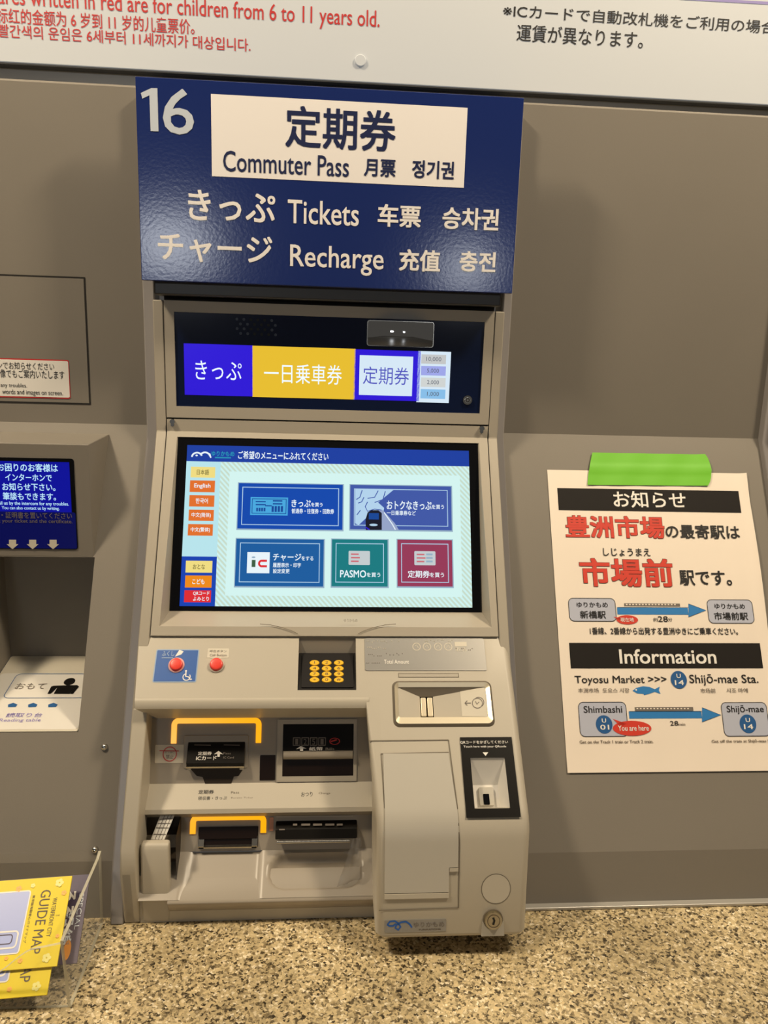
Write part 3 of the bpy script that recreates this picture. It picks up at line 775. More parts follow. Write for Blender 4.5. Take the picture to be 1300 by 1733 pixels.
# profile of the unit front below the lip: slope, bend, near vertical front, bottom roll
prof = [CA, (CON.pt(0, vlip).y, CON.pt(0, vlip).z)]
bendc = 7
A_ = CON.pt(0, vend+BR); B_ = MODF.pt(0, -BR)
prof += [(A_.y, A_.z)]
for k in range(1, bendc):
    tt = k/bendc; p = (1-tt)**2*A_ + 2*tt*(1-tt)*Vector((0,)+CB) + tt*tt*B_; prof.append((p.y, p.z))
prof += [(B_.y, B_.z)]
bot0 = MODF.pt(0, -0.1085); prof += [(bot0.y, bot0.z)]
for k in range(1, 5):
    a = k/4*math.pi/2; prof.append((bot0.y-.0008*math.sin(a)+.008*(1-math.cos(a)), bot0.z-.0065*math.sin(a)))
prof += [(0.760, -0.5868)]
NP = len(prof)
xl = []; 
for (y_, z_) in prof: xl.append(mx0(z_))
xi = [0.0]*NP                                             # bottom corners round inwards
for k in range(5): xi[NP-2-k] = (.0085, .0055, .0030, .0012, .0003)[k]
xi[NP-1] = .0085
for k in range(NP): xi[k] += 0.0048*max(0.0, min(1.0, (-0.48-prof[k][1])/0.11))
hole = qo
rows = []
for i, (y_, z_) in enumerate(prof):
    a = prof[max(i-1, 0)]; b2 = prof[min(i+1, NP-1)]
    tdir = Vector((0, b2[0]-a[0], b2[1]-a[1])).normalized(); nrm = Vector((1, 0, 0)).cross(tdir); 
    if nrm.y > 0 and i < NP-3: nrm = -nrm
    if i >= NP-3 and nrm.z > 0: nrm = -nrm
    c0 = Vector((xl[i]+(xi[i]-0.0048*max(0.0, min(1.0, (-0.48-z_)/0.11)))+rad, y_, z_)); c1 = Vector((FX1-xi[i]-rad, y_, z_))
    if i < 2: e0 = [Vector((XM+.0001*k, y_, z_)) for k in range(6, 0, -1)]; 
    else: e0 = edge_round(c0, Vector((-1, 0, 0)), nrm, rad)
    e1 = edge_round(c1, Vector((1, 0, 0)), nrm, rad)
    yb = 0.885 if i == 0 else 0.845 if z_ > -.47 else (0.80 if z_ > -.55 else 0.765)
    rows.append([Vector((e0[-1].x, yb, z_))]+e0[::-1]+e1+[Vector((FX1-xi[i], yb, z_))])
NR = len(rows[0]); mid = 6                                # between e0[0] and e1[0] lies the flat front
for i in range(NP-1):
    for j in range(NR-1):
        if (i == 0 and j <= mid) or (j == mid and i == 1): continue                  # flat slope panel, built with the reader hole below
        cu.poly([rows[i][j], rows[i][j+1], rows[i+1][j+1], rows[i+1][j]], 'beige')
# slope panel with the hole for the code reader
p0, p3 = rows[1][mid], rows[2][mid]
va_ = (p3-CON.o).dot(CON.v)
cu.plate(CON, (p3.x, va_, FX1-rad, vlip), [qo, ci], 0.003, 'beige')
cu.poly([p0, CON.pt(p3.x, vlip), p3], 'beige')
cu = cu.build('coin_unit', tm, smooth=True, angle=35, label='beige coin and code reader unit that juts out on the right')
# coin inlet
x = MB(); bo = (CON.uv(666, 1190)[0], CON.uv(740, 1229)[1], CON.uv(833, 1190)[0], CON.uv(740, 1154)[1])
a = rpts((bo[0]-.001, bo[1]-.001, bo[2]+.001, bo[3]+.001), .007, 6); b_ = rpts(ci, .002, 6); c_ = rpts((bo[0]+.0015, bo[1]+.002, bo[2]-.0015, bo[3]-.0015), .0055, 6)
n = len(a)
v = [CON.pt(*p, 0) for p in a]+[CON.pt(*p, .0028) for p in c_]+[CON.pt(*p, .0005) for p in b_]
x.add(v, [(i, (i+1) % n, n+(i+1) % n, n+i) for i in range(n)], 'groove')
x.add(v, [(n+i, n+(i+1) % n, 2*n+(i+1) % n, 2*n+i) for i in range(n)], 'roller')
inl = x.build('coin_inlet', cu, label='metal rimmed coin inlet')
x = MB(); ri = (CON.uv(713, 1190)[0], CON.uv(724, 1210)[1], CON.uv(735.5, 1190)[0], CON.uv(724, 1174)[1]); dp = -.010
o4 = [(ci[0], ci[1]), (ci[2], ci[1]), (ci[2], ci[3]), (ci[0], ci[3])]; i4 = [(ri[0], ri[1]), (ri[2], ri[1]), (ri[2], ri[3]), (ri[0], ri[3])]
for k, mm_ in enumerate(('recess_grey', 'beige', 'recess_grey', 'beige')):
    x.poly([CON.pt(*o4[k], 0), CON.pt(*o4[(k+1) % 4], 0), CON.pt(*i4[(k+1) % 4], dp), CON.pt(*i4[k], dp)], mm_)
x.poly([CON.pt(*p, dp-.004) for p in i4], 'seam')
for k in range(4): x.poly([CON.pt(*i4[k], dp), CON.pt(*i4[(k+1) % 4], dp), CON.pt(*i4[(k+1) % 4], dp-.004), CON.pt(*i4[k], dp-.004)], 'seam')
x.build('funnel', inl)
wd = ri[2]-ri[0]
for k in range(2):
    x = MB(); u0 = ri[0]+wd*(.04+.5*k); x.rbox(CON, (u0, ri[1]+.001, u0+wd*.40, ri[3]-.0015), dp-.004, dp+.002, 'roller', .0012)
    x.build('coin_roller', inl, bevel=.0008, closed=True, label='brass coloured coin roller')
x = MB(); f1 = CON.uv(781, 1190)[0]; tt = (f1-ri[2])/(ci[2]-ri[2])
HP = Plane(CON.pt(ci[2], (ci[1]+ci[3])/2, 0.0003), (CON.pt(ci[2], 0, 0)-CON.pt(ri[2], 0, dp)), CON.v)
vv = (ci[3]-ci[1])/2; L_ = (CON.pt(ci[2], 0, 0)-CON.pt(ri[2], 0, dp)).length
x.poly([HP.pt(-L_*.48, -vv*.86), HP.pt(-.0005, -vv*.98), HP.pt(-.0005, vv*.98), HP.pt(-L_*.48, vv*.86)], 'ivory')
cc = HP.uv(808, 1190); x.annulus(HP, cc, .0052, .0060, .0003, 'ink_grey', 20); x.annulus(HP, (cc[0]+.0016, cc[1]+.001), .0052, .0060, .0002, 'ink_grey', 14, -60, 120); x.pline(HP, [(805, 1187), (807, 1192), (811, 1188)], .0009, .0003, 'ink_grey')
x.pline(HP, [(797, 1190), (787, 1190)], .0011, .0003, 'ink_grey'); x.pline(HP, [(791, 1186), (787, 1190), (791, 1194)], .0011, .0003, 'ink_grey'); x.build('coin_sticker', inl)
# code reader
x = MB(); qp = (CON.uv(788, 1320)[0], CON.uv(830, 1384)[1], CON.uv(871, 1320)[0], CON.uv(830, 1248)[1]); qp = (0.1508, qp[1], 0.2072, qp[3])
x.plate(CON, qp, [qo], .001, 'black')
x.v = [p+CON.n*.0012 for p in x.v]
h = .0016
x.text(CON, 'QRコードをかざしてください', (779, 1260), (859, 1253.5), 'white', h, .01); x.text(CON, 'Touch here with your QRcode', (784.5, 1267), (856, 1262), 'white', h, .01)
x.poly([CON.pt(*CON.uv(*p), h) for p in ((816.5, 1274), (826, 1274), (821.5, 1280))], 'white')
rd = x.build('code_reader', cu, label='black framed code reader with white well')
x = MB(); D = -.020
qm = qo[3]-(qo[3]-qo[1])*.45; q_in = qo[2]-.006
x.poly([CON.pt(qo[0], qo[3], 0), CON.pt(qo[2], qo[3], 0), CON.pt(q_in, qm, D), CON.pt(qo[0], qm, D)], 'white_plastic')
x.poly([CON.pt(qo[0], qm, D), CON.pt(q_in, qm, D), CON.pt(q_in, qo[1], D), CON.pt(qo[0], qo[1], D)], 'white_plastic')
x.poly([CON.pt(qo[2], qo[3], 0), CON.pt(q_in, qm, D), CON.pt(q_in, qo[1], D), CON.pt(qo[2], qo[1], 0)], 'white_plastic')
x.poly([CON.pt(qo[0], qo[3], 0), CON.pt(qo[0], qm, D), CON.pt(qo[0], qo[1], D), CON.pt(qo[0], qo[1], 0)], 'white_plastic')
x.poly([CON.pt(qo[0], qo[1], 0), CON.pt(qo[2], qo[1], 0), CON.pt(q_in, qo[1], D), CON.pt(qo[0], qo[1], D)], 'white_plastic')
x.build('reader_well', rd, label='white well of the reader')
x = MB(); RP = Plane(CON.pt(0, 0, D), (1, 0, 0), CON.v); rw = RP.rect(809, 1334, 836, 1364); rw = (max(rw[0], qo[0]+.001), max(rw[1], qo[1]+.0008), min(rw[2], q_in-.001), rw[3])
x.rbox(RP, rw, 0, .004, 'flap_grey', .001); x.rbox(RP, (rw[0]+.004, rw[1]+.0006, rw[2]-.005, rw[3]-.007), .003, .0048, 'black_glass', .0006); x.build('scan_window', rd, closed=True, label='dark scan window')


# service flap following the unit's front
def on_front(px, py):
    """point on the coin unit's front (slope, then near vertical) under photo position px, py"""
    a = CON.hit(px, py); b2 = MODF.hit(px, py)
    return a if a.z > CB[1] else b2


def front_strip(mb, pts, w_, mname, off=.0006):
    P = []
    for k in range(len(pts)-1):
        for s_ in range(8): P.append((pts[k][0]+(pts[k+1][0]-pts[k][0])*s_/8, pts[k][1]+(pts[k+1][1]-pts[k][1])*s_/8))
    P.append(pts[-1]); V3 = [on_front(*p) for p in P]; l3, r3 = [], []
    for i, p in enumerate(V3):
        nrm = CON.n if p.z > CB[1] else MODF.n
        if abs(p.z-CB[1]) < .014: k = (p.z-CB[1]+.014)/.028; nrm = (CON.n*k+MODF.n*(1-k)).normalized(); p = p-nrm*.0026*(1-abs(p.z-CB[1])/.014)
        d_ = (V3[min(i+1, len(V3)-1)]-V3[max(i-1, 0)]).normalized(); sd_ = nrm.cross(d_).normalized()*w_/2
        l3.append(p+sd_+nrm*off); r3.append(p-sd_+nrm*off)
    n_ = len(V3); mb.add(l3+r3, [(i, n_+i, n_+i+1, i+1) for i in range(n_-1)], mname)


x = MB()
front_strip(x, [(624.5, 1254), (759, 1252.5)], .0011, 'groove'); front_strip(x, [(759, 1252.5), (768, 1320), (776.5, 1383), (777.5, 1430), (776, 1536)], .0010, 'groove'); front_strip(x, [(776, 1536), (641, 1540.5)], .0008, 'groove')
x.build('cover_seam', cu)
x = MB()
fl = [(646.5, 1276), (650, 1330), (653, 1386), (655, 1450), (656.5, 1511)]; fr = [(758.5, 1275), (766.5, 1330), (773.5, 1381), (776, 1428), (776.5, 1465)]
rowsL = []
ys = [0, .2, .4, .6, .75, .88, .96, 1.0]
fx0 = CON.uv(650, 1330)[0]; fx1t = CON.uv(758.5, 1275)[0]; fx1b = MODF.uv(775.5, 1440)[0]; fxn = MODF.uv(759.5, 1490)[0]
vt = CON.uv(700, 1275.5)[1]; fz = MODF.uv(700, 1510)[1]; fzn = MODF.uv(768, 1467)[1]
front = []                                                # (point, normal, x_right)
for k in range(7):
    v_ = vt+(vend+BR-vt)*k/6; front.append((CON.pt(0, v_), CON.n, fx1t+(fx1b-fx1t)*min(1, (k/6)*.92)))
for k in range(1, bendc):
    tt = k/bendc; p = (1-tt)**2*A_ + 2*tt*(1-tt)*Vector((0,)+CB) + tt*tt*B_; front.append((p, (CON.n*(1-tt)+MODF.n*tt).normalized(), fx1b))
for k in range(6):
    v_ = -BR+(fzn+BR)*k/5; front.append((MODF.pt(0, v_), MODF.n, fx1b))
front.append((MODF.pt(0, fzn-.0002), MODF.n, fxn)); 
for k in range(1, 5): front.append((MODF.pt(0, fzn+(fz-fzn)*k/4), MODF.n, fxn))
TH = .0016
v, fcs = [], []
for p, nrm, xr in front:
    q = p+nrm*TH; q2 = p-nrm*.001
    v += [Vector((fx0, q2.y, q2.z)), Vector((fx0, q.y, q.z)), Vector((xr, q.y, q.z)), Vector((xr, q2.y, q2.z))]
for i in range(len(front)-1):
    for j in range(3): fcs.append((i*4+j, i*4+j+1, i*4+4+j+1, i*4+4+j))
fcs += [(0, 3, 2, 1), tuple(len(v)-4+j for j in range(4))]
x.add(v, fcs, 'flap_grey'); flp = x.build('service_flap', cu, smooth=True, closed=True, angle=35, label='cool grey flap that bends over the front')
x = MB(); front_strip(x, [(644.5, 1276), (759.5, 1273.5)], .0012, 'groove', .0005); front_strip(x, [(645, 1276), (652, 1386), (655, 1511)], .0009, 'groove', .0005)
fu0, fu1 = fx0, fxn; vb_ = fz
x.slab(MODF, [(fu0, vb_-.0055), (fu1, vb_-.0055), (fu1, vb_-.0008), (fu0, vb_-.0008)], -.0005, .0022, 'beige')
x.slab(MODF, [(fxn+.0006, fzn-.004), (fx1b, fzn-.004), (fx1b, fzn-.0008), (fxn+.0006, fzn-.0008)], -.0005, .0020, 'beige'); x.build('flap_ledge', cu)
x = MB(); cc, rr = circ(MODF, 839.5, 1504, 25); x.annulus(MODF, cc, rr*.95, rr, .0003, 'groove', 40); x.disc(MODF, cc, rr*.95, rr*.95, .0004, 'beige', 40); x.build('blank_cap', cu)
x = MB(); cc, rr = circ(MODF, 834, 1555, 15.5)
x.slab(MODF, [(cc[0]-rr*1.25, -.1120), (cc[0]+rr*1.25, -.1120), (cc[0]+rr*1.15, cc[1]-rr*.3), (cc[0]-rr*1.15, cc[1]-rr*.3)], -.001, .0010, 'flap_grey')
x.cyl(MODF, cc, rr*1.08, 0, .0015, 'groove'); x.cyl(MODF, cc, rr, .0015, .0050, 'brass', rtop=rr*.92)
x.annulus(MODF, cc, rr*.62, rr*.70, .0052, 'ink_brown'); x.pline(MODF, [(833, 1549), (835, 1554), (833, 1561)], .0022, .0053, 'seam'); x.build('key_lock', cu, closed=True, label='brass key lock')
x = MB(); r_ = MODF.rect(651, 1557, 755, 1577); r_ = (r_[0], MODF.uv(700, 1577)[1], r_[2], MODF.uv(700, 1556)[1]); x.rbox(MODF, r_, 0, .0006, 'plate_silver', .001); h = .0009
for pts in ([(656, 1564), (660, 1559), (668, 1558), (674, 1562), (678, 1568), (674, 1573), (669, 1570), (671, 1565), (679, 1560), (687, 1559), (693, 1563), (697, 1569)], [(655, 1564), (659, 1566.5), (665, 1566.5), (670, 1563)]):
    P = [MODF.uv(*p) for p in pts]; x.line(MODF, P, .0017, h, 'panel_blue')
x.text(MODF, 'ゆりかもめ', (700, 1569), (752, 1559), 'ink_grey', h, .008); x.text(MODF, 'YURIKAMOME', (708, 1574), (746, 1570.5), 'ink_brown', h, .01); x.build('maker_sticker', cu, label='silver sticker with blue gull mark')

# dispenser front: upper recess, label ledge, lower recess, trays
dp_ = MB(); DX0, DX1 = -0.1857, 0.066
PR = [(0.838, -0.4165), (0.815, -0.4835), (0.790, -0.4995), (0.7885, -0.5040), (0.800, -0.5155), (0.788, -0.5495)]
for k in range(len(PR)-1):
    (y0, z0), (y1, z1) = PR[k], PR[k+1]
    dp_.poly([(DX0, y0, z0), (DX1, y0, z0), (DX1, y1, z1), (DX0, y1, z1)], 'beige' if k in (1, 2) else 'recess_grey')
# inner side of the left frame column
dp_ = dp_.build('dispenser_front', tm)
x = MB(); x.prism([(0.818, -0.395), (0.745, -0.5165), (0.742, -0.543), (0.752, CZ), (0.86, CZ), (0.86, -0.395)], FX0+.0005, DX0, 'beige'); x.build('side_column', tm, bevel=.002, closed=True)


def bracket(pl, o0, i0, name, rpx):
    """lit U-shaped frame open at the bottom; outer and inner photo corners"""
    ol, ot, orr, ob = pl.uv(*o0[:2])[0], pl.uv(*o0[:2])[1], pl.uv(*o0[2:])[0], pl.uv(*o0[2:])[1]
    w_ = rpx
    mb = MB(); rd_ = w_*1.3; pts_o, pts_i = [(ol, ob)], [(ol+w_, ob)]
    for k in range(7):
        a = R(180-90*k/6); pts_o.append((ol+rd_+rd_*math.cos(a), ot-rd_+rd_*math.sin(a))); pts_i.append((ol+rd_+(rd_-w_)*math.cos(a), ot-rd_+(rd_-w_)*math.sin(a)))
    for k in range(7):
        a = R(90-90*k/6); pts_o.append((orr-rd_+rd_*math.cos(a), ot-rd_+rd_*math.sin(a))); pts_i.append((orr-rd_+(rd_-w_)*math.cos(a), ot-rd_+(rd_-w_)*math.sin(a)))
    pts_o.append((orr, ob)); pts_i.append((orr-w_, ob)); n_ = len(pts_o)
    v_ = [pl.pt(*p, .0012) for p in pts_o]+[pl.pt(*p, .0012) for p in pts_i]+[pl.pt(*p, 0) for p in pts_o]+[pl.pt(*p, 0) for p in pts_i]
    f_ = []
    for i in range(n_-1): f_ += [(i, i+1, n_+i+1, n_+i), (2*n_+i, 2*n_+i+1, i+1, i), (n_+i, n_+i+1, 3*n_+i+1, 3*n_+i)]
    f_ += [(0, n_, 3*n_, 2*n_), (n_-1, 2*n_-1, 4*n_-1, 3*n_-1)]
    mb.add(v_, f_, 'light_orange'); return mb.build(name, dp_, label='glowing orange guide light')


bracket(R1, (291, 1215, 442, 1257), None, 'guide_light', .0060)
bracket(R2, (322.5, 1378.8, 450.5, 1409), None, 'guide_light', .0062)
# card slot
x = MB(); bz = R1.rect(313.5, 1245, 418, 1300)
x.rbox(R1, (bz[0]-.001, R1.uv(365, 1300)[1], bz[2]+.001, R1.uv(365, 1244)[1]), 0, .0012, 'recess_grey', .002)
M0 = R1.rect(317, 1255, 416, 1297); t0 = Vector((0,)+(0, 0))
P_t = R1.pt(0, M0[3], .001); P_f = P_t+Vector((0, -.0165, -.0175)); P_b = R1.pt(0, M0[1]-.001, .0)
x.prism([(P_t.y, P_t.z), (P_f.y, P_f.z), (P_f.y+.001, P_f.z-.004), (P_b.y, P_b.z)], M0[0]+.0012, M0[2]-.0012, 'black')
cs = x.build('card_slot', dp_, bevel=.0008, closed=True, label='black ticket and card slot')
CSP = Plane(P_t, (1, 0, 0), P_t-P_f)
x = MB(); h = .0008
x.text(CSP, '定期券', (335, 1278.5), (359, 1272), 'white', h, .012); x.text(CSP, 'ICカード', (332, 1287), (367, 1279.5), 'white', h, .012); x.text(CSP, 'Pass', (378, 1277), (391, 1273.5), 'ink_grey', h); x.text(CSP, 'IC Card', (378, 1284), (396, 1280.5), 'ink_grey', h)
x.poly([CSP.pt(*CSP.uv(*p), h) for p in ((362, 1277), (370, 1271), (378, 1277), (372.5, 1276), (372, 1281), (368, 1281), (368, 1276))], 'white'); x.pline(CSP, [(329, 1261), (357, 1261.5)], .0008, h, 'ink_grey'); x.pline(CSP, [(379, 1261), (406, 1261.5)], .0008, h, 'ink_grey'); x.build('lettering', cs)
x = MB(); x.box(M0[0]+.001, P_f.y-.0006, P_f.z-.0052, M0[2]-.001, P_f.y+.004, P_f.z-.0035, 'metal')
for ux in (M0[0]+.002, M0[2]-.006): x.box(ux, P_f.y+.0015, P_f.z-.009, ux+.004, P_f.y+.006, P_f.z-.0035, 'flap_grey')
x.build('slot_lip', cs, closed=True)
x = MB(); x.poly([R1.pt(*R1.uv(*p), .0004) for p in ((316, 1294), (417, 1294), (404, 1313), (396, 1314), (391, 1328), (348, 1328), (343, 1315), (333, 1313))], 'brown_dark'); x.build('throat_shade', cs)  # flat dark brown funnel under the slot, its shadow painted in
# note slot
x = MB(); nb = R1.rect(470, 1217, 604, 1322); nb = (nb[0], R1.uv(540, 1322)[1], R1.uv(604, 1250)[0], R1.uv(540, 1217)[1])
nr = (R1.uv(479, 1250)[0], R1.uv(540, 1313)[1], R1.uv(598.5, 1250)[0], R1.uv(540, 1225)[1])
x.plate(R1, nb, [nr], 0, 'frame_beige'); x.v = [p+R1.n*.0012 for p in x.v]; x.ring(R1, nb, .0008, .0014, 'frame_beige')
ns = x.build('note_slot', dp_, label='black banknote slot')
x = MB(); Nt = R1.pt(0, nr[3], .0008); Nf = Nt+Vector((0, -.014, -.0245)); Nb = R1.pt(0, nr[1], .001)
x.prism([(Nt.y, Nt.z), (Nf.y, Nf.z), (Nf.y+.004, Nf.z-.0008), (Nf.y+.014, Nf.z-.0006)], nr[0]+.0008, nr[2]-.0008, 'black'); x.rect(R1, nr, .0006, 'slot_dark')
x.build('note_face', ns, closed=True)
NSP = Plane(Nt, (1, 0, 0), Nt-Nf)
x = MB(); h = .0006
for k in range(4): x.ring(NSP, NSP.rect(496+14.3*k, 1248, 508.5+14.3*k, 1262), .0009, h, 'ink_grey', .0005); x.text(NSP, '1251'[k], (499.5+14.3*k, 1260), (505+14.3*k, 1250.5), 'ink_grey', h)
cc = NSP.uv(566.5, 1254.5); x.annulus(NSP, cc, .0050, .0060, h, 'red_ink', 24, 0, 360, .62); x.pline(NSP, [(560, 1255), (570, 1252)], .0015, h, 'red_ink')
x.text(NSP, '紙幣', (523, 1270.5), (546.5, 1264), 'white', h, .012); x.text(NSP, 'Bills', (551, 1270), (566, 1265), 'ink_grey', h, .01)
x.poly([NSP.pt(*NSP.uv(*p), h) for p in ((501, 1268), (509, 1262.5), (519, 1267), (513.5, 1266.6), (513, 1271), (508, 1271), (508, 1266.6))], 'white'); x.build('lettering', ns)
x = MB(); bb = Nf+Vector((0, .0015, -.0062)); x.tube([(nr[0]+.001, bb.y, bb.z), (nr[2]-.001, bb.y, bb.z)], .0052, 'recess_grey', 14); x.build('guide_bar', ns, smooth=True, closed=True)
# window and sticker
x = MB(); x.rbox(R1, R1.rect(440.5, 1278, 465.5, 1320), 0, .0006, 'slot_dark', .0006); x.build('sensor_window', dp_, label='small dark sensor window')
x = MB(); x.rrect(R1, R1.rect(263, 1260.5, 312, 1291), .0003, 'ivory', .001); cc, rr = circ(R1, 287.5, 1276, 12); x.annulus(R1, cc, rr*.88, rr, .0006, 'red_ink', 28, k=1.05); x.pline(R1, [(270, 1270.5), (303, 1270.8)], .0008, .0006, 'red_ink')
x.text(R1, '折り曲げ', (279, 1274.5), (296, 1270), 'ink_grey', .0005); x.text(R1, '禁止', (281, 1284), (294, 1277), 'ink_grey', .0005); x.build('warning_sticker', dp_)
x = MB(); h = .0005
x.text(LAB, '定期券', (335.5, 1344.5), (362.5, 1337), 'ink', h, .012); x.text(LAB, '領収書・きっぷ', (334.7, 1355), (384.5, 1347.5), 'ink', h, .012); x.text(LAB, 'Pass', (391, 1343.5), (405, 1339.5), 'ink_brown', h); x.text(LAB, 'Receipt Ticket', (391, 1354), (428.5, 1348.8), 'ink_brown', h); x.build('ticket_lettering', dp_); x = MB()
x.text(LAB, 'おつり', (509.7, 1348.5), (529, 1340.5), 'ink', h, .008); x.text(LAB, 'Change', (539.5, 1345.5), (559, 1340.8), 'ink_brown', h); x.build('change_lettering', dp_)
# ticket outlet
x = MB(); to = R2.rect(336, 1400, 437, 1433); to = (R2.uv(336, 1415)[0], R2.uv(386, 1434)[1], R2.uv(437, 1415)[0], R2.uv(386, 1399)[1])
x.rect(R2, to, .0006, 'slot_dark')
tp = R2.pt(0, to[3], .0012); bt = R2.pt(0, to[1], .0)
x.prism([(tp.y, tp.z), (tp.y-.005, tp.z-.011), (tp.y-.001, tp.z-.016)], to[0]+.001, to[2]-.001, 'slot_dark')
x.box(to[0]+.001, tp.y-.010, bt.z+.0015, to[2]-.001, tp.y+.0, bt.z+.003, 'metal')
for ux in (to[0]+.0005, to[2]-.0065): x.prism([(tp.y-.002, bt.z+.012), (tp.y-.010, bt.z+.004), (tp.y-.010, bt.z+.0015), (tp.y, bt.z+.0015)], ux, ux+.006, 'metal')
x.build('ticket_outlet', dp_, closed=True, label='dark ticket and receipt outlet with metal lip')
# change outlet bar
x = MB(); ch = (R2.uv(467, 1400)[0], R2.uv(540, 1409)[1], R2.uv(604, 1400)[0], R2.uv(540, 1388)[1]); tp = R2.pt(0, ch[3], 0); bt = R2.pt(0, ch[1], .0)
x.prism([(tp.y, tp.z), (tp.y-.010, tp.z-.004), (bt.y-.012, bt.z), (bt.y, bt.z)], ch[0], ch[2], 'black'); cb = x.build('change_outlet', dp_, bevel=.0008, closed=True, label='black coin change outlet')
CBP = Plane((0, tp.y-.010, tp.z-.004), (1, 0, 0), Vector((0, (tp.y-.010)-(bt.y-.012), (tp.z-.004)-bt.z)))
x = MB()
for a, b2 in ((496, 503), (510, 525), (530, 545), (550.5, 566), (570, 580)): x.prect(CBP, a, 1394, b2, 1397.2, .0009, 'ink_grey')
x.prect(CBP, 472.5, 1403, 482, 1405, .0009, 'ink_grey'); x.build('printed_marks', cb)
x = MB(); x.tube([(ch[0]+.002, bt.y-.013, bt.z-.0022), (ch[2]-.008, bt.y-.013, bt.z-.0022)], .0018, 'metal', 10); x.build('lip_bar', cb, smooth=True, closed=True)
x = MB(); x.rbox(R2, (R2.uv(456, 1395)[0], R2.uv(459, 1406)[1], R2.uv(463, 1395)[0], R2.uv(459, 1383)[1]), 0, .0008, 'pink_strip', .001); x.build('indicator_strip', dp_, label='unlit pale pink indicator strip')
x = MB(); x.pline(R2, [(468, 1382), (598, 1380.5)], .0012, .0006, 'frame_beige'); x.build('embossed_line', dp_)

# trays: left ticket tray, right scooped change tray
TX0, TX1 = -0.1857, 0.066
TT, TB = (0.788, -0.5495), (0.745, -0.5765)
x = MB()
cup = (0.0, 0, 0, 0)
cu0, cu1 = TRY.uv(456, 1470)[0], TRY.uv(612, 1470)[0]; cv0, cv1 = TRY.uv(540, 1503)[1], TRY.uv(540, 1443)[1]
nu, nv = 72, 30
umin, umax = TX0, TX1; vmin = (Vector((0,)+TB)-TRY.o).dot(TRY.v); vmax = 0.0


def tray_h(u, v_):
    # scooped bowl
    cx_ = (cu0+cu1)/2; hx = (cu1-cu0)/2; cyy = (cv0+cv1)/2; hy = (cv1-cv0)/2
    rr_ = hy*.9
    dx = max(abs(u-cx_)-(hx-rr_), 0); dy = abs(v_-cyy)-(hy-rr_); dy = max(dy, 0)
    dd = math.hypot(dx, dy)/rr_
    hgt = 0.0
    if dd < 1: hgt = -0.0130*(1-dd**3.0)
    # ticket ramp: shallow channel with raised sides
    tl = (TRY.uv(322, 1452)[0]) + (TRY.uv(303, 1520)[0]-TRY.uv(322, 1452)[0])*min(1, max(0, (vmax-v_)/(vmax-vmin)))
    trr = TRY.uv(440, 1490)[0]
    k = min(1.0, max(0.0, (u-tl)/.003))*min(1.0, max(0.0, (trr-u)/.003)) if tl < u < trr else 0.0
    if k: hgt -= .0028*k
    return hgt


vs, fs = [], []
for j in range(nv+1):
    for i in range(nu+1):
        u, v_ = umin+(umax-umin)*i/nu, vmin+(vmax-vmin)*j/nv; vs.append(TRY.pt(u, v_, tray_h(u, v_)))
for j in range(nv):
    for i in range(nu): fs.append((j*(nu+1)+i, j*(nu+1)+i+1, (j+1)*(nu+1)+i+1, (j+1)*(nu+1)+i))
x.add(vs, fs, 'tray_grey'); x.build('tray', dp_, smooth=True, angle=60, label='grey tray with a ticket ramp and a scooped coin bowl')
x = MB(); ex0 = TRY.uv(283, 1520)[0]
x.prism([TB, (0.7428, -0.5790), (0.7435, -0.5815), (0.7520, -0.5945), (0.770, -0.5945), (0.775, -0.562)], ex0, TX1, 'tray_grey'); x.build('tray_lip', dp_, bevel=.0012, closed=True)
x = MB(); x.prism([(0.7520, -0.5945), (0.7520, CZ+.0003), (0.80, CZ+.0003), (0.80, -0.5945)], DX0, TX1, 'beige'); x.prism([(0.756, -0.555), (0.7522, -0.590), (0.7518, CZ+.0003), (0.80, CZ+.0003), (0.80, -0.55)], DX0, ex0-.0005, 'beige'); x.build('base_strip', dp_, closed=True)
# receipt bin on the left
x = MB(); bx0, bx1 = -0.1838, -0.1545
x.prism([(0.757, -0.5180), (0.7535, -0.524), (0.7500, -0.583), (0.7512, CZ+.001), (0.7640, CZ+.001), (0.766, -0.518)], bx0, bx1, 'beige'); rb = x.build('receipt_bin', dp_, bevel=.003, closed=True, label='beige used receipt bin on the left')
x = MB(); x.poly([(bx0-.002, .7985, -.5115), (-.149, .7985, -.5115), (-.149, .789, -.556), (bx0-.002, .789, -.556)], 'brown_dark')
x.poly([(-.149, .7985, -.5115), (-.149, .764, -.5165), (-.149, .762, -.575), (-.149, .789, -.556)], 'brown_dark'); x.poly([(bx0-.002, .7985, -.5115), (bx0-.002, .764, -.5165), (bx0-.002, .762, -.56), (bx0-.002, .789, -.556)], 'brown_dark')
x.poly([(bx0-.002, .765, -.545), (-.149, .765, -.545), (-.149, .79, -.545), (bx0-.002, .79, -.545)], 'brown_dark'); x.build('bin_mouth', rb)

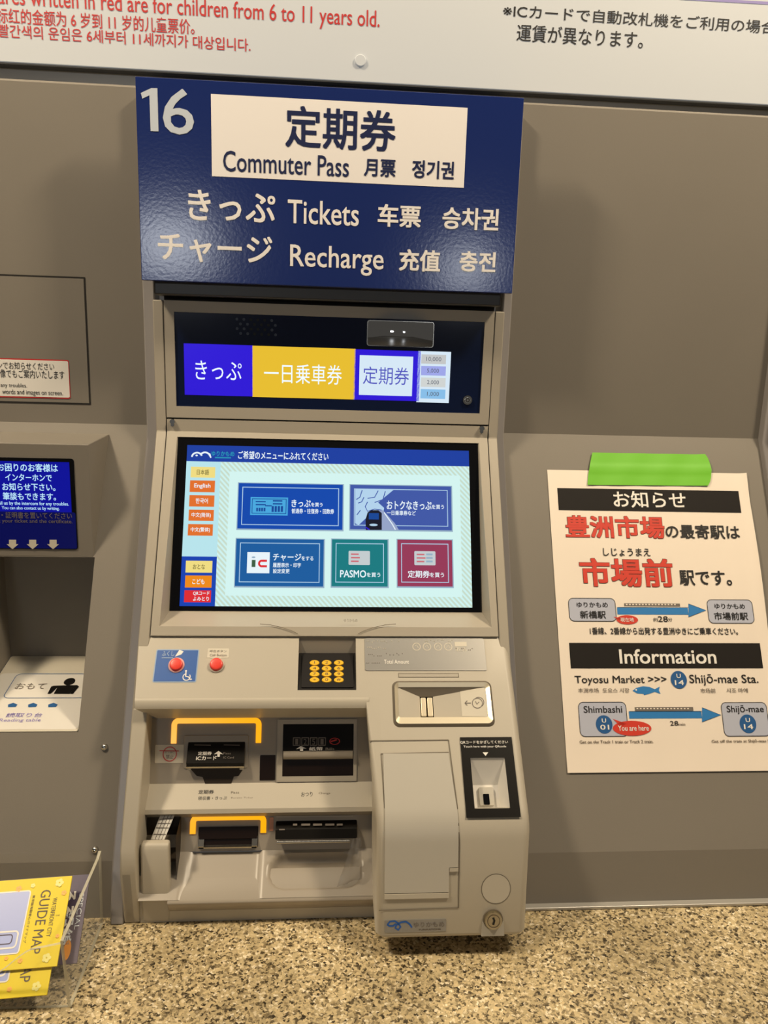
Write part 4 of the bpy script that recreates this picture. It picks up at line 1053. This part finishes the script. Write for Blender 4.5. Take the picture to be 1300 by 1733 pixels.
# things in the bin and on the tray
SLP = Plane((-0.165, 0.790, -0.515), (1, 0, -.05), (0.10, .028, .046))
x = MB(); n_ = 10; vs, fs = [], []
pc = [(271, 1380.5), (296, 1378.5), (273, 1434), (250, 1434)]
A3, B3, C3, D3 = [vert(0.793).hit(*pc[0]), vert(0.793).hit(*pc[1]), vert(0.770).hit(*pc[2]), vert(0.770).hit(*pc[3])]
for j in range(n_+1):
    for i in range(5):
        a, b2 = i/4, j/n_; p = (A3*(1-a)+B3*a)*(1-b2)+(D3*(1-a)+C3*a)*b2; p.y += .003*math.sin(b2*math.pi)*(1-.5*a); vs.append(p)
for j in range(n_):
    for i in range(4): fs.append((j*5+i, j*5+i+1, j*5+6+i, j*5+5+i))
x.add(vs, fs, 'white'); SB_ = lambda a, b2: (A3*(1-a)+B3*a)*(1-b2)+(D3*(1-a)+C3*a)*b2 + Vector((0, .003*math.sin(b2*math.pi)*(1-.5*a)-.0006, .0002))
for a in (.30, .55, .78): x.add([SB_(a+d_, j/8) for d_ in (0, .035) for j in range(9)], [(j, j+1, 9+j+1, 9+j) for j in range(8)], 'ink_grey')
for b2 in (.12, .27, .42, .62, .78, .9): x.add([SB_(a, b2+d_) for d_ in (0, .022) for a in (.05, .35, .65, .95)], [(k, k+1, 5+k, 4+k) for k in range(3)], 'ink_grey')
sl = x.build('receipt_slip', smooth=True); md = sl.modifiers.new('thick', 'SOLIDIFY'); md.thickness = .0002
tag(sl, 'white printed receipt slip sticking out of the receipt bin', 'receipt')

x = MB(); nu2, nv2 = 22, 22; vs, fs = [], []; rng = random.Random(3)
fp = [(590, 1416), (614, 1414), (613, 1487), (572, 1502)]
FA, FB_, FC, FD = vert(0.7720).hit(597, 1420), vert(0.7720).hit(611, 1418), vert(0.7530).hit(613, 1488), vert(0.7530).hit(570, 1500)
for j in range(nv2+1):
    for i in range(nu2+1):
        a, b2 = i/nu2, j/nv2; p = (FA*(1-a)+FB_*a)*(1-b2)+(FD*(1-a)+FC*a)*b2
        p.y += .0018*math.sin(9*a+5*b2)*math.sin(7*b2-4*a) + rng.uniform(-.0008, .0008) - .003*math.sin(b2*math.pi); vs.append(p)
for j in range(nv2):
    for i in range(nu2): fs.append((j*(nu2+1)+i, j*(nu2+1)+i+1, (j+1)*(nu2+1)+i+1, (j+1)*(nu2+1)+i))
x.add(vs, fs, 'film'); tag(x.build('coin_guard', smooth=True, angle=180), 'crumpled clear plastic guard over right end of the coin bowl', 'plastic guard')

# ------------------------------------------------------------------ notice on the right panel
po = thing('notice_poster', 'white paper notice in Japanese and English taped to the right panel', 'poster')
PO = Plane(PS.pt(0, 0, .0008), (1, 0, 0), PS.v)
ptl = PO.uv(926, 795); pbl = PO.uv(963, 1308); ptr = PO.uv(1262, 801)
x = MB(); vs, fs = [], []; nu3, nv3 = 66, 20; px1 = ptl[0]+.2625
for j in range(nv3+1):
    for i in range(nu3+1):
        a, b2 = i/nu3, j/nv3; hh = .0002
        if a > .955: hh += .0040*((a-.955)/.045)**2*(0.25+.75*abs(math.sin(6.5*b2+.4)))
        if b2 < .05: hh += .0008*(1-b2/.05)
        vs.append(PO.pt(ptl[0]+(px1-ptl[0])*a, pbl[1]+(ptl[1]-pbl[1])*b2, hh))
for j in range(nv3):
    for i in range(nu3): fs.append((j*(nu3+1)+i, j*(nu3+1)+i+1, (j+1)*(nu3+1)+i+1, (j+1)*(nu3+1)+i))
x.add(vs, fs, 'paper'); x.build('paper_sheet', po, smooth=True, angle=180)
x = MB(); h = .0005; P = PO
T2 = lambda s_, bl, tr, ink='ink', bd=.006, hh=.0009: x.text(P, s_, bl, tr, ink, hh, bd)
HB = lambda u: .0012
x.prect(P, 943, 826, 1254.5, 868, h, 'poster_black'); T2('お知らせ', (1039, 859), (1158.5, 833), 'white', .012)
for r_ in ((963, 1088, 1291.5, 1131),): x.prect(P, *r_, h, 'poster_black')
T2('Information', (1049, 1123.5), (1210, 1099), 'white', .014)
T2('豊洲市場', (957.5, 910.5), (1122.5, 874), 'ink_brown', .034, h); T2('豊洲市場', (958.2, 909.8), (1121.8, 874.7), 'poster_red', .024); T2('の最寄駅は', (1127, 911.5), (1249.5, 889), 'ink', .016)
T2('しじょうまえ', (1021, 941), (1099.5, 928.5), 'ink', .010)
T2('市場前', (982.5, 993.5), (1136.5, 945.5), 'ink_brown', .034, h); T2('市場前', (983.2, 992.7), (1135.8, 946.3), 'poster_red', .024); T2('駅です。', (1151, 991), (1236, 966), 'ink', .016)


def pbox(a, b2, c_, d_):
    r_ = P.rect(a, b2, c_, d_); x.rrect(P, r_, h, 'poster_box', .006); x.ring(P, r_, .0007, h+.0002, 'ink', .006)


def parrow(xs_, xe, xt, y0, y1, hy0, hy1, yt):
    x.prect(P, xs_, y0, xe, y1, h, 'poster_blue'); x.poly([P.pt(*P.uv(*p), h) for p in ((xe, hy0), (xt, yt), (xe, hy1))], 'poster_blue')
    x.pline(P, [(xs_+1, y0), (xe, y0)], .0004, h+.0002, 'ink'); x.pline(P, [(xe, hy0), (xt, yt), (xe, hy1)], .0004, h+.0002, 'ink')


def ptrain(a, b2, c_, d_):
    x.prect(P, a, b2, c_, d_, h, 'ink_grey')
    for k in range(16): xx = a+3+(c_-a-8)*k/16; x.prect(P, xx, b2+1.2, xx+3, b2+3.2, h+.0002, 'paper')


pbox(961, 1012, 1044, 1052); pbox(1195, 1014.5, 1277.5, 1055.5)
parrow(1044, 1165, 1195, 1028, 1040.5, 1022, 1044.5, 1033); ptrain(1056, 1021, 1151, 1026.5)
T2('ゆりかもめ', (976, 1028), (1028, 1019.5), 'ink', .010); T2('新橋駅', (982, 1047), (1024.5, 1034), 'ink', .014); T2('ゆりかもめ', (1209.5, 1030.5), (1259.5, 1022), 'ink', .010); T2('市場前駅', (1209, 1049.5), (1264.5, 1036.5), 'ink', .014)
x.disc(P, P.uv(1061.4, 1049), .0134, .0056, h+.0003, 'poster_red'); x.poly([P.pt(*P.uv(*p), h+.0003) for p in ((1038, 1044), (1052, 1046), (1048, 1050))], 'poster_red'); T2('現在地', (1050, 1052.5), (1072, 1045.5), 'white', .010, .0011)
T2('約', (1105.6, 1052), (1113, 1045.5), 'ink'); T2('28', (1113.5, 1052.5), (1129.5, 1043)); T2('分', (1130.5, 1052), (1137, 1045.5))
T2('1番線、2番線から出発する豊洲ゆきにご乗車ください。', (998.5, 1074), (1247.5, 1062.5), 'ink', .012)
T2('Toyosu Market >>>', (973, 1160), (1127, 1143.5), 'ink', .006); T2('Shijō-mae Sta.', (1167.5, 1160.5), (1281.5, 1141), 'ink', .006)


def pcircle(a, b2, rr_, n1):
    cc, rr = circ(P, a, b2, rr_); x.disc(P, cc, rr, rr*1.05, h+.0003, 'poster_navy'); T2('U', (a-3.8, b2-3), (a+2.8, b2-10), 'white', .012, .0011); T2(n1, (a-6.5, b2+9), (a+8, b2+.5), 'white', .014, .0011)


pcircle(1148.5, 1150.5, 13.6, '14')
T2('丰洲市场', (978.7, 1172.5), (1012.7, 1164.5), 'ink_grey'); T2('도요스 시장', (1020, 1172.5), (1064.5, 1164.5), 'ink_grey'); T2('市场前', (1185.5, 1173), (1210, 1165), 'ink_grey'); T2('시조 마에', (1229.5, 1172.5), (1264.5, 1164.5), 'ink_grey')
x.poly([P.pt(*P.uv(*p), h) for p in ((1070.5, 1169), (1077, 1164), (1088, 1161.5), (1099, 1162.5), (1108, 1166.5), (1116.5, 1162), (1115, 1168.5), (1118, 1174.5), (1108, 1171), (1098, 1174.5), (1090, 1176.5), (1089, 1174.5), (1078, 1173.5))], 'poster_blue'); x.disc(P, P.uv(1076.5, 1167.5), .0011, .0011, h+.0002, 'white', 10)
pbox(977.7, 1188, 1064, 1246.5); pbox(1219, 1188.5, 1304, 1246); T2('Shimbashi', (988, 1206.5), (1052, 1194.5)); T2('Shijō-mae', (1230.5, 1209), (1291, 1193.5))
parrow(1064, 1188, 1220, 1204, 1215.5, 1197.5, 1222, 1210); ptrain(1074, 1197, 1173.5, 1203)
pcircle(1022.3, 1226, 14, '01'); pcircle(1265.5, 1225, 14, '14')
x.disc(P, P.uv(1069.6, 1232.5), .0232, .0085, h+.0004, 'poster_red'); x.poly([P.pt(*P.uv(*p), h+.0004) for p in ((1037, 1216.5), (1060, 1225), (1050, 1230))], 'poster_red'); T2('You are here', (1046, 1237), (1097, 1227.5), 'white', .012, .0012)
T2('28', (1134, 1228), (1147, 1220)); T2('min', (1148, 1228), (1159, 1223.5), 'ink_grey')
T2('Get on the Track 1 train or Track 2 train.', (981, 1258.5), (1105, 1252), 'ink_brown'); T2('Get off the train at Shijō-mae Sta.', (1204.5, 1258.5), (1309, 1251), 'ink_brown')
x.build('lettering', po)
# green tape
x = MB(); vs, fs = [], []; nu4, nv4 = 24, 8
c4 = [PS.uv(*p) for p in ((1001.5, 767), (1191.5, 770), (1197, 823), (995.5, 821.5))]
for j in range(nv4+1):
    for i in range(nu4+1):
        a, b2 = i/nu4, j/nv4
        u = (c4[0][0]*(1-a)+c4[1][0]*a)*(1-b2)+(c4[3][0]*(1-a)+c4[2][0]*a)*b2; v_ = (c4[0][1]*(1-a)+c4[1][1]*a)*(1-b2)+(c4[3][1]*(1-a)+c4[2][1]*a)*b2
        if i == nu4: u += .006*math.sin(b2*math.pi)**.7
        if i == 0: u -= .002*math.sin(b2*2.2)
        hh = .0022+.0011*math.exp(-((b2-.48)/.05)**2)+.0007*math.exp(-((a-.02)/.03)**2)+.0014*math.exp(-((a-.985)/.03)**2)+.0003*math.sin(20*a+3*b2)
        vs.append(PS.pt(u, v_, hh))
for j in range(nv4):
    for i in range(nu4): fs.append((j*(nu4+1)+i, j*(nu4+1)+i+1, (j+1)*(nu4+1)+i+1, (j+1)*(nu4+1)+i))
x.add(vs, fs, 'tape_green'); tp_ = x.build('adhesive_tape', smooth=True, angle=180); md = tp_.modifiers.new('thick', 'SOLIDIFY'); md.thickness = .0003; md.offset = -1; md.use_rim = False
tag(tp_, 'strip of bright green tape holding the paper notice up', 'tape')

# ------------------------------------------------------------------ intercom on the left panel
ic = thing('intercom_unit', 'grey intercom unit with blue screen and reading shelf at far left', 'intercom')
HY = 0.9308
x = MB(); zt, zb = -0.1235, -0.2569; hx0, hx1 = -0.402, -0.2680
back = lambda z: WALL_Y+T28*(z+0.108)
x.add([(hx0, HY, zt), (hx1, HY, zt), (hx1, HY, zb), (hx0, HY, zb), (hx0-.004, 1.0035, -0.1195), (hx1+.005, 1.0035, -0.1195), (hx1+.0005, HY+.004, zb), (hx0, HY+.004, zb)],
      [(0, 1, 2, 3), (0, 4, 5, 1), (1, 5, 6, 2), (0, 3, 7, 4), (3, 2, 6, 7), (4, 7, 6, 5)], 'wall_paint')
hd = x.build('hood', ic, bevel=.0012, closed=True)
HP2 = vert(HY); ds = HP2.rect(-30, 776, 129, 929); ds = (-0.3875, HP2.uv(60, 929)[1], HP2.uv(128.5, 850)[0], HP2.uv(60, 775)[1])
x = MB(); x.rbox(HP2, ds, 0, .0008, 'black_glass', .003); sc_ = x.build('display_panel', ic, label='black glass display panel')
x = MB(); md_ = HP2.uv(60, 866)[1]; h = .0011
x.rect(HP2, (ds[0]+.006, md_, HP2.uv(119.5, 820)[0], HP2.uv(60, 781)[1]), h, 'intercom_blue'); h2 = .0014
x.text(HP2, 'お困りのお客様は', (-3, 797), (98, 785), 'intercom_text', h2, .014); x.text(HP2, 'インターホンで', (10, 813), (88, 802.5), 'intercom_text', h2, .014); x.text(HP2, 'お知らせ下さい。', (5, 829.5), (94, 818), 'intercom_text', h2, .014); x.text(HP2, '筆談もできます。', (6, 845.5), (95, 834), 'intercom_text', h2, .014)
x.text(HP2, 'Please call us by the intercom for any troubles.', (-25, 855), (117, 849.5), 'intercom_text', h2, .01); x.text(HP2, 'You can also contact us by writing.', (4, 863), (101, 857.5), 'intercom_text', h2, .01); x.build('display', sc_, label='lit blue display with white Japanese lettering')
x = MB(); x.rrect(HP2, (ds[0]+.0015, ds[1]+.001, ds[2]-.001, md_), h, 'label_blue', .002)
x.text(HP2, 'きっぷ・証明書を置いてください', (-30, 876), (122, 867.5), 'ink_grey', h2); x.text(HP2, 'Please put your ticket and the certificate.', (-38, 885), (123, 879), 'ink_grey', h2)
for cx_ in (22, 56, 90.5): x.poly([HP2.pt(*HP2.uv(*p), h2) for p in ((cx_-6, 913), (cx_+6, 913), (cx_+6, 920.5), (cx_+10, 920.5), (cx_, 929), (cx_-10, 920.5), (cx_-6, 920.5))], 'ivory')
x.build('printed_label', sc_, label='dark blue label with three beige down arrows')
# alcove and reading shelf
AY = 0.985; ax0_, ax1_ = INT['x0'], INT['x1']; pT = PS.pt(0, va); pB = PS.pt(0, vb); SHB = -0.4035
x = MB()
x.poly([(ax0_, AY, pT.z), (ax1_, AY, pT.z), (ax1_, AY, SHB), (ax0_, AY, SHB)], 'wall_paint')
x.poly([(ax0_, pT.y, pT.z), (ax0_, AY, pT.z), (ax0_, AY, SHB), (ax0_, pB.y, pB.z)], 'wall_paint'); x.poly([(ax1_, pT.y, pT.z), (ax1_, AY, pT.z), (ax1_, AY, SHB), (ax1_, pB.y, pB.z)], 'wall_paint')
x.poly([(ax0_, pT.y, pT.z), (ax1_, pT.y, pT.z), (ax1_, AY, pT.z), (ax0_, AY, pT.z)], 'wall_paint')
x.poly([(ax0_, pB.y, pB.z-.001), (ax1_, pB.y, pB.z-.001), (ax1_, AY, SHB-.001), (ax0_, AY, SHB-.001)], 'wall_paint'); x.build('alcove', ic, label='dark alcove')
SH = yz((AY, SHB), (pB.y, pB.z))
x = MB(); sv = (Vector((0, pB.y, pB.z))-SH.o).dot(SH.v)
x.rbox(SH, (ax0_+.001, sv+.0005, ax1_-.0008, -.0005), -.001, .0012, 'ivory', .003); rs = x.build('reading_shelf', ic, bevel=.0006, closed=True, label='ivory reading shelf with black person symbol')
x = MB(); h = .0018
x.rrect(SH, (ax0_+.003, SH.uv(60, 1239)[1]+.003, ax1_-.002, SH.uv(60, 1141)[1]), .0014, 'white_plastic', .004)
x.ring(SH, (SH.uv(6, 1180)[0], SH.uv(60, 1183.5)[1], ax1_-.0022, SH.uv(60, 1142)[1]), .0008, h, 'poster_navy', .007)
x.text(SH, 'おもて', (24, 1168.5), (81, 1158), 'ink_grey', h, .004)
cc = SH.uv(118, 1155.5); x.disc(SH, cc, .0065, .0075, h, 'black'); x.poly([SH.pt(*SH.uv(*p), h) for p in ((91, 1162.5), (131, 1161.5), (134, 1164), (124, 1176.3), (119, 1176.3), (126, 1165.5), (118.5, 1176.3), (91, 1176.3), (97.5, 1165.5), (86, 1176.3), (80.5, 1176.3), (87, 1164))], 'black')
for cx_ in (22, 56, 90): x.poly([SH.pt(*SH.uv(*p), h) for p in ((cx_-8, 1199), (cx_+5, 1198.5), (cx_+8, 1194.5), (cx_+1, 1191.5), (cx_-8, 1194.5))], 'poster_navy')
x.text(SH, '読取り台', (9, 1216), (74, 1208.5), 'lavender', h, .004); x.text(SH, 'Reading table', (-3, 1225), (71, 1218), 'lavender', h); x.build('printed_symbols', rs)
# screws and notice sticker
for k, (px_, py_) in enumerate(((177, 1264.5), (161, 1438))):
    x = MB(); cc, rr = circ(PS, px_, py_, 6); x.cyl(PS, cc, rr, 0, .001, 'metal'); x.dome(PS, cc, rr*.95, .001, .003, 'chrome'); x.build('dome_screw', wl, smooth=True, closed=True, label='shiny dome screw')
x = MB(); r_ = UPW.rect(-150, 607, 118, 673.5); r_ = (r_[0], UPW.uv(60, 673.5)[1], UPW.uv(118.3, 640)[0], UPW.uv(60, 607.5)[1]); x.rrect(UPW, r_, .001, 'red_ink', .0025); x.rrect(UPW, (r_[0]+.0015, r_[1]+.0015, r_[2]-.0008, r_[3]-.0015), .0012, 'white', .0018); h = .0015
x.text(UPW, 'ンでお知らせください', (-3, 624), (92, 614.5), 'ink', h); x.text(UPW, '画像でもご案内いたします', (-8, 638.5), (109, 627.5), 'ink', h); x.text(UPW, 'any troubles.', (2, 656.5), (46, 649), 'ink', h); x.text(UPW, 'words and images on screen.', (5, 669), (107, 661), 'ink', h)
tag(x.build('notice_sticker'), 'small white sticker edged in red on the upper left wall panel', 'sticker')

# ------------------------------------------------------------------ brochure holder and brochures
bh = thing('brochure_holder', 'clear acrylic brochure holder standing on the counter at lower left', 'holder')
HX1, HX0 = -0.2243, -0.372; SX = Plane((HX1, 0, 0), (0, 1, 0), (0, 0, 1)); 


def sidept(px, py, X=HX1): d = ray(px, py); return d*(X/d.x)


bt_ = sidept(171, 1440); ft_ = sidept(107, 1592); TK = .0028
yb0, yf0 = 0.7520, 0.6435
CZ1 = CZ+.0004


def side_panel(x0, x1):
    mb = MB(); prof_ = [(yb0, CZ1), (bt_.y, bt_.z), (bt_.y-.008, bt_.z-.003), (ft_.y, ft_.z), (yf0, CZ1)]
    n_ = len(prof_); v_ = [(x0, *p) for p in prof_]+[(x1, *p) for p in prof_]
    mb.add(v_, [tuple(range(n_)), tuple(range(2*n_-1, n_-1, -1))], 'acrylic'); mb.add(v_, [(i, (i+1) % n_, n_+(i+1) % n_, n_+i) for i in range(n_)], 'acrylic_edge')
    return mb.build('side_panel', bh)


side_panel(HX1-TK, HX1); side_panel(HX0, HX0+TK)
x = MB(); x.box(HX0+TK, yf0, CZ1, HX1-TK, yb0, CZ1+.003, 'acrylic'); x.build('base_panel', bh)
x = MB(); x.add([(HX0, yb0, CZ1), (HX1, yb0, CZ1), (HX1, bt_.y, bt_.z), (HX0, bt_.y, bt_.z)], [(0, 1, 2, 3)], 'acrylic'); x.build('back_panel', bh)
# front panel with the scooped top edge
FP = Plane((0, yf0, CZ1), (1, 0, 0), (0, ft_.y-yf0, ft_.z-CZ1)); fh = (Vector((0, ft_.y, ft_.z))-Vector((0, yf0, CZ1))).length
top_ = [(HX1-TK, fh*.95)]
for k in range(13):
    a = k/12; uu = HX1-.020-(0.055)*a; top_.append((uu, fh*.90-.034*(math.sin(a*math.pi/2)**2)))
for k in range(13):
    a = 1-k/12; uu = HX0+.020+(0.0525)*a; top_.append((uu, fh*.90-.034*(math.sin(a*math.pi/2)**2)))
top_.append((HX0+TK, fh*.95))
pts = [(HX0+TK, 0), (HX1-TK, 0)]+top_
x = MB(); n_ = len(pts); v_ = [FP.pt(*p, .0) for p in pts]+[FP.pt(*p, -.0025) for p in pts]; x.add(v_, [tuple(range(n_)), tuple(range(2*n_-1, n_-1, -1))], 'acrylic'); x.add(v_, [(i, (i+1) % n_, n_+(i+1) % n_, n_+i) for i in range(n_)], 'acrylic_edge'); x.build('front_panel', bh)

# brochures lean back inside; the print runs down the sheet
tr_ = sidept(124, 1482, -0.2430); br_ = sidept(90, 1635, -0.2430)
lean = (tr_-br_).normalized()


def brochure(off, x_right, shift, width, mname, build_print, name, label, group, edge=None):
    """sheet stack on the leaning plane; off = distance in front of the back sheets, shift along the lean"""
    t3, b3 = edge or (tr_, br_); lean = (t3-b3).normalized()
    o = b3+lean*shift; o = Vector((x_right, o.y, o.z))
    pl = Plane(o, (1, 0, 0), lean); pl = Plane(o, pl.u*math.cos(R(3.0))+pl.v*math.sin(R(3.0)), pl.v*math.cos(R(3.0))-pl.u*math.sin(R(3.0))); pl.o = pl.pt(0, 0, off); Lh = (t3-b3).length
    mb = MB(); mb.rbox(pl, (-width, 0, 0, Lh), -.0018, 0, mname); mb.poly([pl.pt(-width, 0, .0001), pl.pt(0, 0, .0001), pl.pt(0, Lh, .0001), pl.pt(-width, Lh, .0001)], mname)
    root = thing(name, label, 'brochure', group); mb.build('cover', root); q = MB(); build_print(q, pl, Lh, width)
    q.build('cover_print', root); return root


def vtext(q, pl, s_, u0, u1, va__, vb__, mname, h, bd=0.0):
    """lettering turned a quarter clockwise: runs down v from va__ to vb__, letter tops towards +u"""
    vs, fs, ax, bx, ay, by = glyphs(s_, bd)
    q.add([pl.pt(u0+(y-ay)/(by-ay)*(u1-u0), va__-(x_-ax)/(bx-ax)*(va__-vb__), h) for x_, y in vs], fs, mname)


def guide_print(q, pl, Lh, wd_):
    h = .0004
    pr = (-.122, .014, -.0375, Lh-.012); q.rect(pl, pr, h, 'sky_print'); q.ring(pl, (pr[0]-.001, pr[1]-.001, pr[2]+.001, pr[3]+.001), .0012, h*1.2, 'white_plastic', .003)
    q.ring(pl, (-.092, .018, -.040, .034), .0015, h*1.5, 'white', .004); q.ring(pl, (-.086, .022, -.045, .031), .001, h*1.5, 'violet_grey', .003)
    vtext(q, pl, 'GUIDE MAP', -.0270, -.0175, Lh-.012, .012, 'ink_brown', h, .0); vtext(q, pl, 'WATERFRONT CITY', -.0145, -.0105, Lh-.020, .026, 'ink_brown', h); vtext(q, pl, 'TOKYO', -.0090, -.0055, Lh-.036, .044, 'ink_brown', h); vtext(q, pl, '東京臨海副都心ガイドマップ', -.0345, -.0320, Lh-.016, .022, 'ink_brown', h)
    for a, b2, r_, mm_ in ((-.011, Lh-.006, .004, 'pale_mark'), (-.005, Lh-.016, .0025, 'peach_mark'), (-.049, Lh-.009, .0028, 'peach_mark'), (-.036, Lh-.007, .0022, 'pale_mark'), (-.004, .026, .0018, 'peach_mark'), (-.0105, .0075, .004, 'pale_mark'), (-.034, .007, .0022, 'peach_mark'), (-.058, .008, .003, 'pale_mark'), (-.047, .010, .0018, 'peach_mark')):
        for k in range(5): g = R(72*k); q.disc(pl, (a+r_*.6*math.cos(g), b2+r_*.6*math.sin(g)), r_*.45, r_*.45, h+.0001*k, mm_, 10)


def leaf_print(q, pl, Lh, wd_):
    h = .0004
    vtext(q, pl, 'るるぶ', -.0235, -.0105, Lh-.014, Lh-.055, 'white', h, .03); vtext(q, pl, 'SPECIAL', -.0075, -.0030, Lh-.018, .030, 'sign_number', h)
    vtext(q, pl, '沿線', -.0205, -.0085, .048, .016, 'sign_number', h, .02); q.disc(pl, (-.011, Lh-.070), .0035, .009, h, 'orange_ink')


G = 'guide leaflets in the acrylic holder'
brochure(0, -0.2278, 0, 0.138, 'violet_grey', leaf_print, 'leaflet', 'muted purple leaflet showing beside and behind the yellow guide maps', G, (sidept(160, 1479, -0.2278), sidept(130, 1630, -0.2278)))
brochure(.0, -0.2397, 0.0, 0.127, 'yellow', guide_print, 'guide_map', 'yellow guide map brochure topmost in the clear holder', G)
brochure(-.0035, -0.2440, -0.0225, 0.124, 'yellow', guide_print, 'guide_map', 'yellow guide map poking out below the topmost one in the holder', G)

# ------------------------------------------------------------------ neighbouring machine, just its edge
x = MB(); PROF_N = [FU, FJ, FL, FK, FB, (FB[0]+.06, CZ), (0.86, -0.5), (1.03, -0.11), (1.03, 0.042)]
x.prism(PROF_N, 0.5835, 0.68, 'frame_beige')
tag(x.build('machine_casing', bevel=.0015, closed=True), 'beige edge of the next ticket machine right of the notice panel', 'ticket machine')

# ------------------------------------------------------------------ raise everything by the eye height and give each thing an origin at its base
bpy.context.view_layer.update()
lift = Vector((0, 0, H))
tops = [o for o in scene.objects if o.parent is None and o.type in ('EMPTY', 'MESH')]
for root in tops:
    fam = [root]+list(root.children_recursive); pts = [v.co for o in fam if o.type == 'MESH' for v in o.data.vertices]
    lo = Vector((min(p.x for p in pts), min(p.y for p in pts), min(p.z for p in pts))); hi = Vector((max(p.x for p in pts), max(p.y for p in pts), max(p.z for p in pts)))
    base = Vector(((lo.x+hi.x)/2, (lo.y+hi.y)/2, lo.z))
    for o in fam:
        if o.type == 'MESH': o.data.transform(Matrix.Translation(-base)); o.data.update()
    root.location = base+lift
